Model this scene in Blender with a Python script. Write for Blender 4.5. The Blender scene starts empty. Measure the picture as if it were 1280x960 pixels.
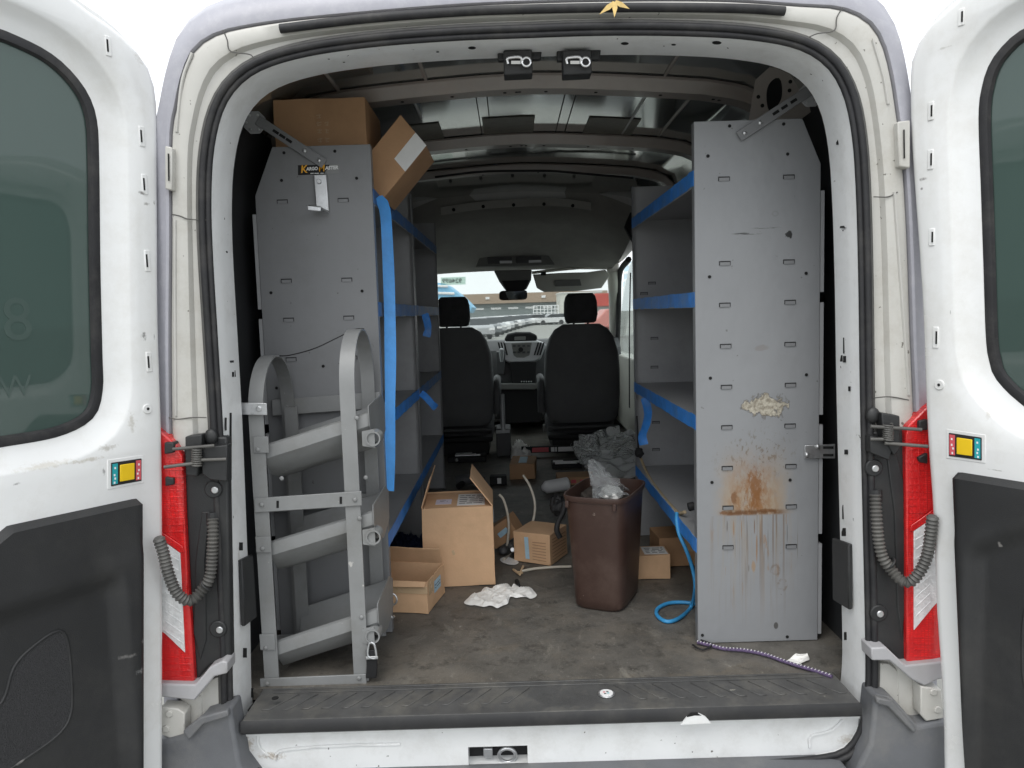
import bpy, bmesh, math, random
from mathutils import Vector, Matrix, noise
from mathutils.geometry import tessellate_polygon

random.seed(7)
rad = math.radians
scene = bpy.context.scene
COL = scene.collection

# ------------------------------------------------------------------ camera
FPX = 962.0                       # focal length in pixels of a 1280 wide picture
CAM = Vector((-0.075, -1.90, 1.015))
ROT = Matrix.Rotation(rad(90 - 5.25), 3, 'X') @ Matrix.Rotation(rad(-1.7), 3, 'Z')
cd = bpy.data.cameras.new('camera')
cd.sensor_width = 36.0
cd.lens = FPX / 1280 * 36
cd.clip_start = 0.05
cd.clip_end = 2000
cam = bpy.data.objects.new('camera', cd)
cam.location = CAM
cam.rotation_euler = ROT.to_euler()
COL.objects.link(cam)
scene.camera = cam

# ------------------------------------------------------------------ sky and sun (bright overcast)
SUN_EL, SUN_AZ = 58, 200
w = bpy.data.worlds.new('World')
scene.world = w
w.use_nodes = True
nt = w.node_tree
nt.nodes.clear()
wo = nt.nodes.new('ShaderNodeOutputWorld')
bg = nt.nodes.new('ShaderNodeBackground')
sky = nt.nodes.new('ShaderNodeTexSky')
sky.sky_type = 'NISHITA'
sky.sun_disc = False
sky.sun_elevation = rad(SUN_EL)
sky.sun_rotation = rad(SUN_AZ)
sky.dust_density = 3.0
hs = nt.nodes.new('ShaderNodeHueSaturation')
hs.inputs['Saturation'].default_value = 0.35
mx = nt.nodes.new('ShaderNodeMixRGB')
mx.inputs['Fac'].default_value = 0.85
mx.inputs['Color2'].default_value = (11.2, 11.6, 12.0, 1)     # even cloud cover
nt.links.new(sky.outputs[0], hs.inputs['Color'])
nt.links.new(hs.outputs[0], mx.inputs['Color1'])
nt.links.new(mx.outputs[0], bg.inputs['Color'])
bg.inputs['Strength'].default_value = 0.10
nt.links.new(bg.outputs[0], wo.inputs['Surface'])

sl = bpy.data.lights.new('sun', 'SUN')
sl.energy = 1.0
sl.angle = rad(40)
sl.color = (1.0, 0.97, 0.93)
so = bpy.data.objects.new('sun', sl)
so.rotation_euler = (rad(90 - SUN_EL), 0, rad(-20))
COL.objects.link(so)

vs = scene.view_settings
vs.view_transform = 'Standard'
vs.look = 'None'
vs.exposure = 0.55
vs.gamma = 1.0
vs.use_curve_mapping = False
scene.cycles.max_bounces = 12
scene.cycles.diffuse_bounces = 6
scene.cycles.transparent_max_bounces = 16

# ------------------------------------------------------------------ helpers: geometry
def ray(u, v):
    return (ROT @ Vector(((u - 640) / FPX, (480 - v) / FPX, -1))).normalized()
def P(u, v, Y):
    d = ray(u, v); return CAM + d * ((Y - CAM.y) / d.y)
def PX(u, v, X):
    d = ray(u, v); return CAM + d * ((X - CAM.x) / d.x)
def PZ(u, v, Z=0.0):
    d = ray(u, v); return CAM + d * ((Z - CAM.z) / d.z)
def nz3(p, s, seed=0.0):
    return noise.noise(Vector((p[0] * s + seed, p[1] * s + seed * 1.7, p[2] * s - seed)))

def cat(pts, n, closed=False):
    """Catmull-Rom through pts, n points evenly along the curve."""
    pts = [Vector(p) for p in pts]
    m = len(pts); out = []
    segs = m if closed else m - 1
    for i in range(segs):
        p1, p2 = pts[i], pts[(i + 1) % m]
        p0 = pts[i - 1] if (closed or i > 0) else p1 * 2 - p2
        p3 = pts[(i + 2) % m] if (closed or i + 2 < m) else p2 * 2 - p1
        for k in range(12):
            t = k / 12
            out.append(0.5 * ((2 * p1) + (p2 - p0) * t + (2 * p0 - 5 * p1 + 4 * p2 - p3) * t * t + (3 * p1 - p0 - 3 * p2 + p3) * t ** 3))
    if not closed: out.append(pts[-1])
    if closed: out.append(out[0].copy())
    L = [0.0]
    for a, b in zip(out, out[1:]): L.append(L[-1] + (b - a).length)
    res = []; j = 0
    cnt = n if closed else n - 1
    for k in range(n):
        s = L[-1] * k / cnt
        while j < len(L) - 2 and L[j + 1] < s: j += 1
        d = L[j + 1] - L[j]
        res.append(out[j].lerp(out[j + 1], (s - L[j]) / d if d > 1e-9 else 0))
    return res

def cat2(pts, n, closed=True):
    return [(p.x, p.z) for p in cat([Vector((a, 0, b)) for a, b in pts], n, closed)]

class MB:
    def __init__(self): self.v = []; self.f = []; self.m = []
    def add(self, vs, fs, mi=0):
        o = len(self.v); self.v += [tuple(p) for p in vs]
        self.f += [tuple(i + o for i in f) for f in fs]; self.m += [mi] * len(fs)
        return self
    def box(self, x0, x1, y0, y1, z0, z1, mi=0):
        return self.add([(x0,y0,z0),(x1,y0,z0),(x1,y1,z0),(x0,y1,z0),(x0,y0,z1),(x1,y0,z1),(x1,y1,z1),(x0,y1,z1)],
                        [(0,3,2,1),(4,5,6,7),(0,1,5,4),(1,2,6,5),(2,3,7,6),(3,0,4,7)], mi)
    def obox(self, c, size, R=None, mi=0):
        c = Vector(c); R = R or Matrix.Identity(3)
        a, b, d = [s / 2 for s in size]
        vs = [c + R @ Vector(p) for p in [(-a,-b,-d),(a,-b,-d),(a,b,-d),(-a,b,-d),(-a,-b,d),(a,-b,d),(a,b,d),(-a,b,d)]]
        return self.add(vs, [(0,3,2,1),(4,5,6,7),(0,1,5,4),(1,2,6,5),(2,3,7,6),(3,0,4,7)], mi)
    def prism(self, poly, ext, mi=0):
        ext = Vector(ext); poly = [Vector(p) for p in poly]; n = len(poly)
        vs = poly + [p + ext for p in poly]
        fs = [tuple(range(n)), tuple(range(2 * n - 1, n - 1, -1))]
        fs += [(i, i + n, (i + 1) % n + n, (i + 1) % n) for i in range(n)]
        return self.add(vs, fs, mi)
    def loft(self, rings, closed=True, cap=False, mi=0):
        n = len(rings[0]); vs = [p for r in rings for p in r]; fs = []
        for a in range(len(rings) - 1):
            for i in range(n if closed else n - 1):
                j = (i + 1) % n
                fs.append((a * n + i, a * n + j, (a + 1) * n + j, (a + 1) * n + i))
        if cap:
            fs.append(tuple(range(n - 1, -1, -1)))
            fs.append(tuple(range((len(rings) - 1) * n, len(rings) * n)))
        return self.add(vs, fs, mi)
    def tube(self, path, r, n=10, closed=False, mi=0, cap=True, sx=1.0, up=None):
        path = [Vector(p) for p in path]; m = len(path); rings = []
        prev = None
        for i in range(m):
            a = path[i - 1] if (closed or i > 0) else path[i]
            b = path[(i + 1) % m] if (closed or i < m - 1) else path[i]
            t = (b - a).normalized()
            if prev is None:
                u0 = Vector(up) if up else (Vector((0, 0, 1)) if abs(t.z) < .9 else Vector((1, 0, 0)))
            else: u0 = prev
            x = (u0 - t * u0.dot(t)).normalized(); prev = x
            y = t.cross(x)
            rr = r[i] if isinstance(r, (list, tuple)) else r
            rings.append([path[i] + (x * math.cos(2 * math.pi * k / n) * sx + y * math.sin(2 * math.pi * k / n)) * rr for k in range(n)])
        if closed: rings.append(rings[0])
        return self.loft(rings, True, cap and not closed, mi)
    def cyl(self, c, axis, r, h, n=16, mi=0, r2=None):
        c = Vector(c); a = Vector(axis).normalized()
        return self.tube([c, c + a * h], [r, r if r2 is None else r2], n, mi=mi)
    def ring(self, c, axis, R, r, n=24, k=8, mi=0):
        a = Vector(axis).normalized()
        x = a.orthogonal().normalized(); y = a.cross(x)
        return self.tube([Vector(c) + (x * math.cos(2 * math.pi * i / n) + y * math.sin(2 * math.pi * i / n)) * R for i in range(n)], r, k, True, mi, up=a)
    def strap(self, path, wv, th, mi=0):
        """flat strip: path centre line, wv width vector (constant or list), th thickness"""
        rings = []; m = len(path); path = [Vector(p) for p in path]
        for i, p in enumerate(path):
            t = (path[min(i + 1, m - 1)] - path[max(i - 1, 0)]).normalized()
            wvec = Vector(wv[i] if isinstance(wv, list) else wv)
            nn = t.cross(wvec).normalized() * th / 2
            rings.append([p - wvec / 2 - nn, p + wvec / 2 - nn, p + wvec / 2 + nn, p - wvec / 2 + nn])
        return self.loft(rings, True, True, mi)
    def sphere(self, c, r, n=12, m=8, sc=(1, 1, 1), mi=0):
        c = Vector(c); rings = []
        for i in range(m + 1):
            t = math.pi * i / m
            rings.append([c + Vector((math.cos(2*math.pi*k/n)*math.sin(t)*r*sc[0], math.sin(2*math.pi*k/n)*math.sin(t)*r*sc[1], math.cos(t)*r*sc[2])) for k in range(n)])
        return self.loft(rings, True, False, mi)
    def holed(self, outer, holes, f3, mi=0):
        """flat face with holes; 2-D loops, f3 maps a 2-D point to 3-D"""
        loops = [[Vector((p[0], p[1], 0)) for p in l] for l in [outer] + holes]
        tris = tessellate_polygon(loops)
        flat = [p for l in loops for p in l]
        return self.add([f3(p.x, p.y) for p in flat], [tuple(t) for t in tris], mi)
    def build(self, name, mat, parent=None, smooth=0, bevel=0, seg=2, label=None, recalc=True):
        me = bpy.data.meshes.new(name)
        me.from_pydata([tuple(v) for v in self.v], [], self.f)
        mats = mat if isinstance(mat, (list, tuple)) else [mat]
        for k in mats: me.materials.append(k)
        if len(mats) > 1: me.polygons.foreach_set('material_index', self.m)
        if recalc:
            bm = bmesh.new(); bm.from_mesh(me)
            bmesh.ops.remove_doubles(bm, verts=bm.verts, dist=1e-6)
            bmesh.ops.recalc_face_normals(bm, faces=bm.faces)
            bm.to_mesh(me); bm.free()
        if smooth:
            me.polygons.foreach_set('use_smooth', [True] * len(me.polygons))
            me.set_sharp_from_angle(angle=rad(smooth))
        o = bpy.data.objects.new(name, me)
        COL.objects.link(o)
        if parent: o.parent = parent
        if bevel:
            md = o.modifiers.new('bevel', 'BEVEL'); md.width = bevel; md.segments = seg
            md.limit_method = 'ANGLE'; md.angle_limit = rad(35)
            me.polygons.foreach_set('use_smooth', [True] * len(me.polygons))
            me.set_sharp_from_angle(angle=rad(40))
            md.harden_normals = False
        if label: o['label'] = label
        return o

def empty(name, loc=(0, 0, 0)):
    o = bpy.data.objects.new(name, None); o.location = loc; o.empty_display_size = .1
    COL.objects.link(o); return o
def thing(name, label, cat, group=None):
    o = empty(name); o['label'] = label; o['category'] = cat
    if group: o['group'] = group
    return o
def tag(o, label, cat, group=None, kind=None):
    o['label'] = label; o['category'] = cat
    if group: o['group'] = group
    if kind: o['kind'] = kind
    return o
def struct(o):
    o['kind'] = 'structure'; return o
def share(o, name, loc, parent, rot=None, scale=None):
    c = o.copy(); c.name = name; COL.objects.link(c); c.parent = parent; c.location = loc
    if rot is not None: c.rotation_euler = rot
    if scale is not None: c.scale = scale
    return c
def text(body, name, mat, size, loc, rot, parent, align='CENTER', ext=.0003, shear=0, sx=1, offset=0):
    c = bpy.data.curves.new(name, 'FONT'); c.body = body; c.size = size; c.align_x = align; c.align_y = 'CENTER'
    c.extrude = ext; c.shear = shear; c.resolution_u = 3; c.offset = offset
    c.materials.append(mat)
    tmp = bpy.data.objects.new(name, c); COL.objects.link(tmp)
    me = bpy.data.meshes.new_from_object(tmp.evaluated_get(bpy.context.evaluated_depsgraph_get()))
    bpy.data.objects.remove(tmp)
    if not me.materials: me.materials.append(mat)
    o = bpy.data.objects.new(name, me); COL.objects.link(o); o.parent = parent
    o.location = loc; o.rotation_euler = rot; o.scale = (sx, 1, 1)
    return o

# ------------------------------------------------------------------ helpers: materials
def C4(c): return (c[0], c[1], c[2], 1)
def mat(name, col, rough=.5, metal=0.0, var=.12, scale=9.0, bump=0.0, bscale=60.0, dirt=None, damt=.5, dscale=4.0,
        coat=0.0, spec=.5, aniso=(1, 1, 1), spots=None, samt=.05, sscale=45):
    m = bpy.data.materials.new(name); m.use_nodes = True
    nt = m.node_tree; N = nt.nodes; L = nt.links
    b = N['Principled BSDF']
    geo = N.new('ShaderNodeNewGeometry')
    mp = N.new('ShaderNodeMapping'); mp.inputs['Scale'].default_value = aniso
    L.new(geo.outputs['Position'], mp.inputs['Vector'])
    n1 = N.new('ShaderNodeTexNoise'); n1.inputs['Scale'].default_value = scale; n1.inputs['Detail'].default_value = 6
    n1.inputs['Roughness'].default_value = .65
    L.new(mp.outputs[0], n1.inputs['Vector'])
    r1 = N.new('ShaderNodeValToRGB')
    r1.color_ramp.elements[0].position = .3; r1.color_ramp.elements[1].position = .7
    r1.color_ramp.elements[0].color = C4([max(0, x * (1 - var)) for x in col])
    r1.color_ramp.elements[1].color = C4([min(1, x * (1 + var)) for x in col])
    L.new(n1.outputs['Fac'], r1.inputs['Fac'])
    out = r1.outputs['Color']
    if dirt:
        n2 = N.new('ShaderNodeTexNoise'); n2.inputs['Scale'].default_value = dscale; n2.inputs['Detail'].default_value = 9
        n2.inputs['Roughness'].default_value = .72
        L.new(mp.outputs[0], n2.inputs['Vector'])
        r2 = N.new('ShaderNodeValToRGB'); r2.color_ramp.elements[0].position = .48; r2.color_ramp.elements[1].position = .72
        r2.color_ramp.elements[1].color = (damt, damt, damt, 1)
        L.new(n2.outputs['Fac'], r2.inputs['Fac'])
        mx = N.new('ShaderNodeMixRGB'); mx.inputs['Color2'].default_value = C4(dirt)
        L.new(r2.outputs['Color'], mx.inputs['Fac']); L.new(out, mx.inputs['Color1']); out = mx.outputs['Color']
    if spots:
        n3 = N.new('ShaderNodeTexNoise'); n3.inputs['Scale'].default_value = sscale; n3.inputs['Detail'].default_value = 3
        L.new(mp.outputs[0], n3.inputs['Vector'])
        r3 = N.new('ShaderNodeValToRGB'); r3.color_ramp.elements[0].position = .72 - samt; r3.color_ramp.elements[1].position = .75 - samt
        L.new(n3.outputs['Fac'], r3.inputs['Fac'])
        mx3 = N.new('ShaderNodeMixRGB'); mx3.inputs['Color2'].default_value = C4(spots)
        L.new(r3.outputs['Color'], mx3.inputs['Fac']); L.new(out, mx3.inputs['Color1']); out = mx3.outputs['Color']
    L.new(out, b.inputs['Base Color'])
    b.inputs['Metallic'].default_value = metal
    b.inputs['Specular IOR Level'].default_value = spec
    b.inputs['Coat Weight'].default_value = coat; b.inputs['Coat Roughness'].default_value = .08
    mr = N.new('ShaderNodeMapRange'); mr.inputs['To Min'].default_value = max(0.02, rough - .08); mr.inputs['To Max'].default_value = min(1, rough + .1)
    L.new(n1.outputs['Fac'], mr.inputs['Value']); L.new(mr.outputs[0], b.inputs['Roughness'])
    if bump:
        n4 = N.new('ShaderNodeTexNoise'); n4.inputs['Scale'].default_value = bscale; n4.inputs['Detail'].default_value = 4
        L.new(mp.outputs[0], n4.inputs['Vector'])
        bp = N.new('ShaderNodeBump'); bp.inputs['Strength'].default_value = bump; bp.inputs['Distance'].default_value = .004
        L.new(n4.outputs['Fac'], bp.inputs['Height']); L.new(bp.outputs[0], b.inputs['Normal'])
    m['out'] = 1
    return m

def glass(name, tint, clear=.8, rough=.02, film=(.5, .55, .53)):
    """thin pane: see-through share `clear` tinted, the rest a diffuse film, with surface reflections"""
    m = bpy.data.materials.new(name); m.use_nodes = True
    nt = m.node_tree; N = nt.nodes; L = nt.links; N.clear()
    o = N.new('ShaderNodeOutputMaterial')
    tr = N.new('ShaderNodeBsdfTransparent'); tr.inputs[0].default_value = C4(tint)
    df = N.new('ShaderNodeBsdfDiffuse'); df.inputs[0].default_value = C4(film)
    nz = N.new('ShaderNodeTexNoise'); nz.inputs['Scale'].default_value = 3
    mr = N.new('ShaderNodeMapRange'); mr.inputs['To Min'].default_value = max(0, (1 - clear) * .8); mr.inputs['To Max'].default_value = min(1, (1 - clear) * 1.2)
    geo = N.new('ShaderNodeNewGeometry'); L.new(geo.outputs['Position'], nz.inputs['Vector'])
    L.new(nz.outputs['Fac'], mr.inputs['Value'])
    a = N.new('ShaderNodeMixShader'); L.new(mr.outputs[0], a.inputs[0]); L.new(tr.outputs[0], a.inputs[1]); L.new(df.outputs[0], a.inputs[2])
    gl = N.new('ShaderNodeBsdfGlossy'); gl.inputs['Roughness'].default_value = rough
    lw = N.new('ShaderNodeLayerWeight')
    pw = N.new('ShaderNodeMath'); pw.operation = 'POWER'; pw.inputs[1].default_value = 5; L.new(lw.outputs['Facing'], pw.inputs[0])
    fr = N.new('ShaderNodeMath'); fr.operation = 'MULTIPLY_ADD'; fr.inputs[1].default_value = .9; fr.inputs[2].default_value = .05; L.new(pw.outputs[0], fr.inputs[0])
    b = N.new('ShaderNodeMixShader'); L.new(fr.outputs[0], b.inputs[0]); L.new(a.outputs[0], b.inputs[1]); L.new(gl.outputs[0], b.inputs[2])
    L.new(b.outputs[0], o.inputs['Surface'])
    return m

def floormat():
    m = mat('floor_mat', (.115, .108, .096), .55, var=.32, scale=8, dirt=(.20, .172, .135), damt=.7, dscale=2.4, bump=.35, bscale=160, spots=(.27, .255, .23), samt=-.005, sscale=16)
    nt = m.node_tree; N = nt.nodes; L = nt.links; b = N['Principled BSDF']
    col = b.inputs['Base Color'].links[0].from_socket
    geo = N.new('ShaderNodeNewGeometry')
    def lay(scale, lo, hi, c, amt, st=(1, 1, 1), off=0, dist=0.0):
        nonlocal col
        mp = N.new('ShaderNodeMapping'); mp.inputs['Scale'].default_value = st; mp.inputs['Location'].default_value = (off, off, 0); L.new(geo.outputs['Position'], mp.inputs['Vector'])
        n = N.new('ShaderNodeTexNoise'); n.inputs['Scale'].default_value = scale; n.inputs['Detail'].default_value = 8; n.inputs['Roughness'].default_value = .75; n.inputs['Distortion'].default_value = dist
        L.new(mp.outputs[0], n.inputs['Vector'])
        r = N.new('ShaderNodeMapRange'); r.inputs['From Min'].default_value = lo; r.inputs['From Max'].default_value = hi; r.inputs['To Max'].default_value = amt
        L.new(n.outputs['Fac'], r.inputs['Value'])
        mx = N.new('ShaderNodeMixRGB'); mx.inputs['Color2'].default_value = C4(c); L.new(r.outputs[0], mx.inputs['Fac']); L.new(col, mx.inputs['Color1']); col = mx.outputs['Color']
    lay(13, .52, .66, (.045, .042, .037), .8, off=3)
    lay(9, .56, .74, (.26, .245, .21), .8, (1, .6, 1), off=9, dist=.8)
    lay(40, .60, .70, (.34, .32, .28), .45, (1, .7, 1), off=14, dist=.6)
    lay(5, .56, .72, (.20, .165, .12), .5, off=21, dist=.6)
    lay(110, .60, .66, (.38, .36, .32), .45, off=2)
    L.new(col, b.inputs['Base Color'])
    return m
def stain(m, pts):
    """smudges with a place of their own: (centre, radius, z radius, colour, strength)"""
    nt = m.node_tree; N = nt.nodes; L = nt.links; b = N['Principled BSDF']
    col = b.inputs['Base Color'].links[0].from_socket
    geo = N.new('ShaderNodeNewGeometry')
    nz = N.new('ShaderNodeTexNoise'); nz.inputs['Scale'].default_value = 110; nz.inputs['Detail'].default_value = 6; nz.inputs['Roughness'].default_value = .7
    L.new(geo.outputs['Position'], nz.inputs['Vector'])
    for c, r, rz_, k, amt in pts:
        mp = N.new('ShaderNodeVectorMath'); mp.operation = 'SUBTRACT'; mp.inputs[1].default_value = tuple(c); L.new(geo.outputs['Position'], mp.inputs[0])
        sc = N.new('ShaderNodeVectorMath'); sc.operation = 'MULTIPLY'; sc.inputs[1].default_value = (1 / r, 1 / r, 1 / rz_); L.new(mp.outputs[0], sc.inputs[0])
        ln = N.new('ShaderNodeVectorMath'); ln.operation = 'LENGTH'; L.new(sc.outputs[0], ln.inputs[0])
        ad = N.new('ShaderNodeMath'); ad.operation = 'MULTIPLY_ADD'; L.new(nz.outputs['Fac'], ad.inputs[0]); ad.inputs[1].default_value = 2.6; L.new(ln.outputs['Value'], ad.inputs[2])
        mr = N.new('ShaderNodeMapRange'); mr.inputs['From Min'].default_value = 2.15; mr.inputs['From Max'].default_value = 1.5; mr.inputs['To Max'].default_value = amt
        L.new(ad.outputs[0], mr.inputs['Value'])
        mx = N.new('ShaderNodeMixRGB'); mx.inputs['Color2'].default_value = C4(k); L.new(mr.outputs[0], mx.inputs['Fac']); L.new(col, mx.inputs['Color1']); col = mx.outputs['Color']
    L.new(col, b.inputs['Base Color'])
M = {}
M['white'] = mat('white_paint', (.76, .765, .76), .24, var=.03, scale=3, dirt=(.52, .50, .45), damt=.42, dscale=6, coat=.5)
M['white_frame'] = mat('white_paint_dusty', (.54, .53, .495), .42, var=.07, scale=4, dirt=(.34, .315, .265), damt=.55, dscale=8, bump=.05, bscale=30, coat=.1, spots=(.16, .15, .13), samt=.01, sscale=60)
M['jamb'] = mat('white_paint_jamb', (.80, .81, .81), .35, var=.04, scale=6, dirt=(.40, .38, .34), damt=.3, dscale=9, coat=.2, spots=(.12, .11, .10), samt=-.005, sscale=42)
M['header'] = mat('header_paint', (.50, .49, .46), .42, var=.05, scale=5, dirt=(.3, .29, .26), damt=.4)
M['skin'] = mat('outer_paint_sky_tint', (.38, .378, .42), .35, var=.06, scale=5, dirt=(.55, .55, .56), damt=.3, dscale=40)  # white body paint with the sky's lavender-grey reflection put into its colour
M['ledge'] = mat('ledge_paint', (.40, .397, .41), .4, var=.06, scale=6, dirt=(.3, .29, .27), damt=.4, dscale=9)
M['rubber'] = mat('black_rubber', (.016, .016, .018), .6, var=.3, scale=14, dirt=(.07, .066, .06), damt=.6, dscale=9)
M['plastic'] = mat('black_plastic', (.019, .020, .021), .5, var=.2, scale=8, bump=.15, bscale=400, dirt=(.05, .048, .045), damt=.5, dscale=5)
M['trim'] = mat('door_trim_plastic', (.020, .0205, .0215), .48, var=.2, scale=5, bump=.25, bscale=500, dirt=(.055, .053, .05), damt=.55, dscale=3.2, spots=(.22, .21, .2), samt=-.02, sscale=20)
M['bumper'] = mat('bumper_plastic', (.13, .135, .145), .55, var=.15, scale=6, bump=.3, bscale=600, dirt=(.25, .24, .22), damt=.5)
M['wall'] = mat('dark_wall_lining', (.022, .023, .025), .6, var=.2, scale=6)
M['roofpaint'] = mat('roof_panel_paint', (.52, .55, .53), .05, .75, var=.10, scale=3, dirt=(.38, .35, .33), damt=.4, dscale=4, coat=1.0, spec=1.0)
M['bow'] = mat('roof_bow_paint', (.34, .305, .28), .33, var=.12, scale=5, dirt=(.34, .25, .20), damt=.5, dscale=3, coat=.3)
M['pad'] = mat('deadening_pad', (.24, .235, .20), .45, var=.25, scale=30, bump=.4, bscale=120)
M['grey'] = mat('grey_shelf_paint', (.205, .209, .216), .42, var=.08, scale=3, dirt=(.15, .15, .152), damt=.5, dscale=6, spots=(.12, .12, .12), samt=-.005, sscale=55)
M['grey_in'] = mat('grey_shelf_paint_lifted', (.33, .335, .345), .45, var=.07, scale=3, dirt=(.2, .2, .2), damt=.4, dscale=5)  # same shelf paint, its grey lightened to lift the dim inside
M['rack'] = mat('grey_rack_paint', (.235, .24, .24), .40, var=.10, scale=5, dirt=(.17, .165, .15), damt=.55, dscale=9, spots=(.45, .44, .42), samt=-.01, sscale=34, bump=.12, bscale=25)
M['zinc'] = mat('galvanised_steel', (.62, .63, .64), .34, .85, var=.18, scale=60, dirt=(.35, .34, .33), damt=.5, dscale=30)
M['chrome'] = mat('chrome', (.75, .75, .76), .12, 1.0, var=.05)
M['black'] = mat('black_matte', (.012, .012, .013), .7, var=.2)
M['hole'] = mat('dark_hole', (.008, .008, .008), .9, var=.1)
M['tape'] = mat('blue_tape', (.035, .23, .68), .5, var=.25, scale=14, dirt=(.20, .26, .36), damt=.45, dscale=11, bump=.3, bscale=80)
M['tape_hang'] = mat('blue_tape_hanging', (.075, .34, .80), .5, var=.16, scale=9, dirt=(.05, .26, .70), damt=.5, dscale=10, bump=.5, bscale=50)
M['tape_old'] = mat('blue_tape_worn', (.05, .17, .44), .55, var=.2, scale=12, dirt=(.24, .27, .32), damt=.7, dscale=14, bump=.3, bscale=80)
M['cord'] = mat('blue_cord', (.04, .27, .55), .45, var=.12, scale=20)
M['card'] = mat('cardboard', (.63, .405, .24), .75, var=.07, scale=6, dirt=(.40, .24, .13), damt=.4, dscale=5, bump=.12, bscale=160)
M['card_dark'] = mat('cardboard_brown', (.46, .27, .145), .75, var=.08, scale=6, dirt=(.32, .18, .09), damt=.4, dscale=5, bump=.12, bscale=160)
M['card_in'] = mat('cardboard_inside', (.36, .22, .125), .8, var=.08, scale=6)
M['packtape'] = mat('packing_tape', (.55, .40, .25), .25, var=.08, scale=9)
M['paper'] = mat('paper_label', (.74, .74, .73), .6, var=.05, scale=14)
M['ink'] = mat('label_ink', (.05, .05, .055), .7, var=.1)
M['palblue'] = mat('pale_blue_label', (.38, .56, .68), .55, var=.1, scale=30)
M['lav'] = mat('lavender_label', (.66, .63, .74), .6, var=.05)
M['bin'] = mat('brown_bin_plastic', (.056, .031, .024), .40, var=.12, scale=5, dirt=(.11, .078, .062), damt=.5, dscale=5, bump=.12, bscale=300, spots=(.26, .21, .18), samt=.0, sscale=30)
M['cloth'] = mat('white_cloth', (.86, .85, .82), .9, var=.05, scale=12, dirt=(.5, .47, .42), damt=.3, bump=.3, bscale=220)
M['floor'] = floormat()
M['lip'] = mat('lip_plastic', (.013, .013, .014), .45, var=.25, scale=10, dirt=(.05, .047, .042), damt=.5, dscale=9)
M['sill'] = mat('sill_plastic', (.080, .080, .079), .5, var=.22, scale=9, dirt=(.19, .18, .155), damt=.7, dscale=6, spots=(.27, .26, .23), samt=-.01, sscale=26, bump=.2, bscale=250)
M['cabgrey'] = mat('cab_trim_grey', (.20, .20, .19), .6, var=.08)
M['cablight'] = mat('cab_trim_beige', (.60, .595, .54), .6, var=.06)
M['liner'] = mat('headliner', (.36, .35, .33), .85, var=.10, scale=8, bump=.2, bscale=300)
M['seat'] = mat('seat_fabric', (.065, .065, .068), .85, var=.2, scale=30, bump=.3, bscale=600)
M['seatback'] = mat('seat_back_vinyl', (.135, .138, .140), .6, var=.1, scale=6, bump=.2, bscale=350)
M['dash'] = mat('dash_plastic', (.085, .087, .09), .55, var=.12)
M['silver'] = mat('silver_plastic', (.46, .47, .48), .35, .3, var=.08)
M['red'] = mat('tail_light_red', (.88, .022, .022), .12, var=.2, scale=26, coat=.8, bump=.5, bscale=130)
M['redflat'] = mat('red_strip', (.62, .10, .12), .4, var=.1)
M['teal'] = mat('teal_strip', (.02, .34, .38), .4, var=.1)
M['yellow'] = mat('yellow_lever', (.80, .53, .01), .4, var=.06)
M['orange'] = mat('orange_print', (.85, .42, .03), .5, var=.05)
M['whiteflat'] = mat('white_print', (.8, .8, .8), .5, var=.03)
M['clearlens'] = mat('clear_lens', (.93, .94, .95), .10, .15, var=.22, scale=40, coat=.8, bump=.6, bscale=110)
M['conduit'] = mat('conduit_rubber', (.085, .083, .078), .5, var=.2, scale=20, dirt=(.2, .19, .17), damt=.5)
M['cream'] = mat('cream_plastic_tube', (.55, .51, .43), .45, var=.08)
M['rope'] = mat('tan_rope', (.38, .30, .19), .8, var=.2, scale=80)
M['purple'] = mat('bungee_purple', (.10, .07, .14), .8, var=.5, scale=120)
M['leaf'] = mat('dry_leaf', (.62, .44, .16), .6, var=.25, scale=60)
M['doorglass'] = glass('privacy_glass', (.20, .28, .255), .30, .03, (.078, .116, .104))
M['windshield'] = glass('windshield_glass', (.92, .97, .945), .70, .01, (.86, .90, .88))  # dust film, whitened to put the washed-out glare outside into the pane
M['sideglass'] = glass('side_glass', (.80, .88, .86), .9, .01)
M['poly'] = None
M['sticker'] = glass('number_sticker_film', (.62, .80, .70), .75, .3, (.6, .75, .66))
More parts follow.
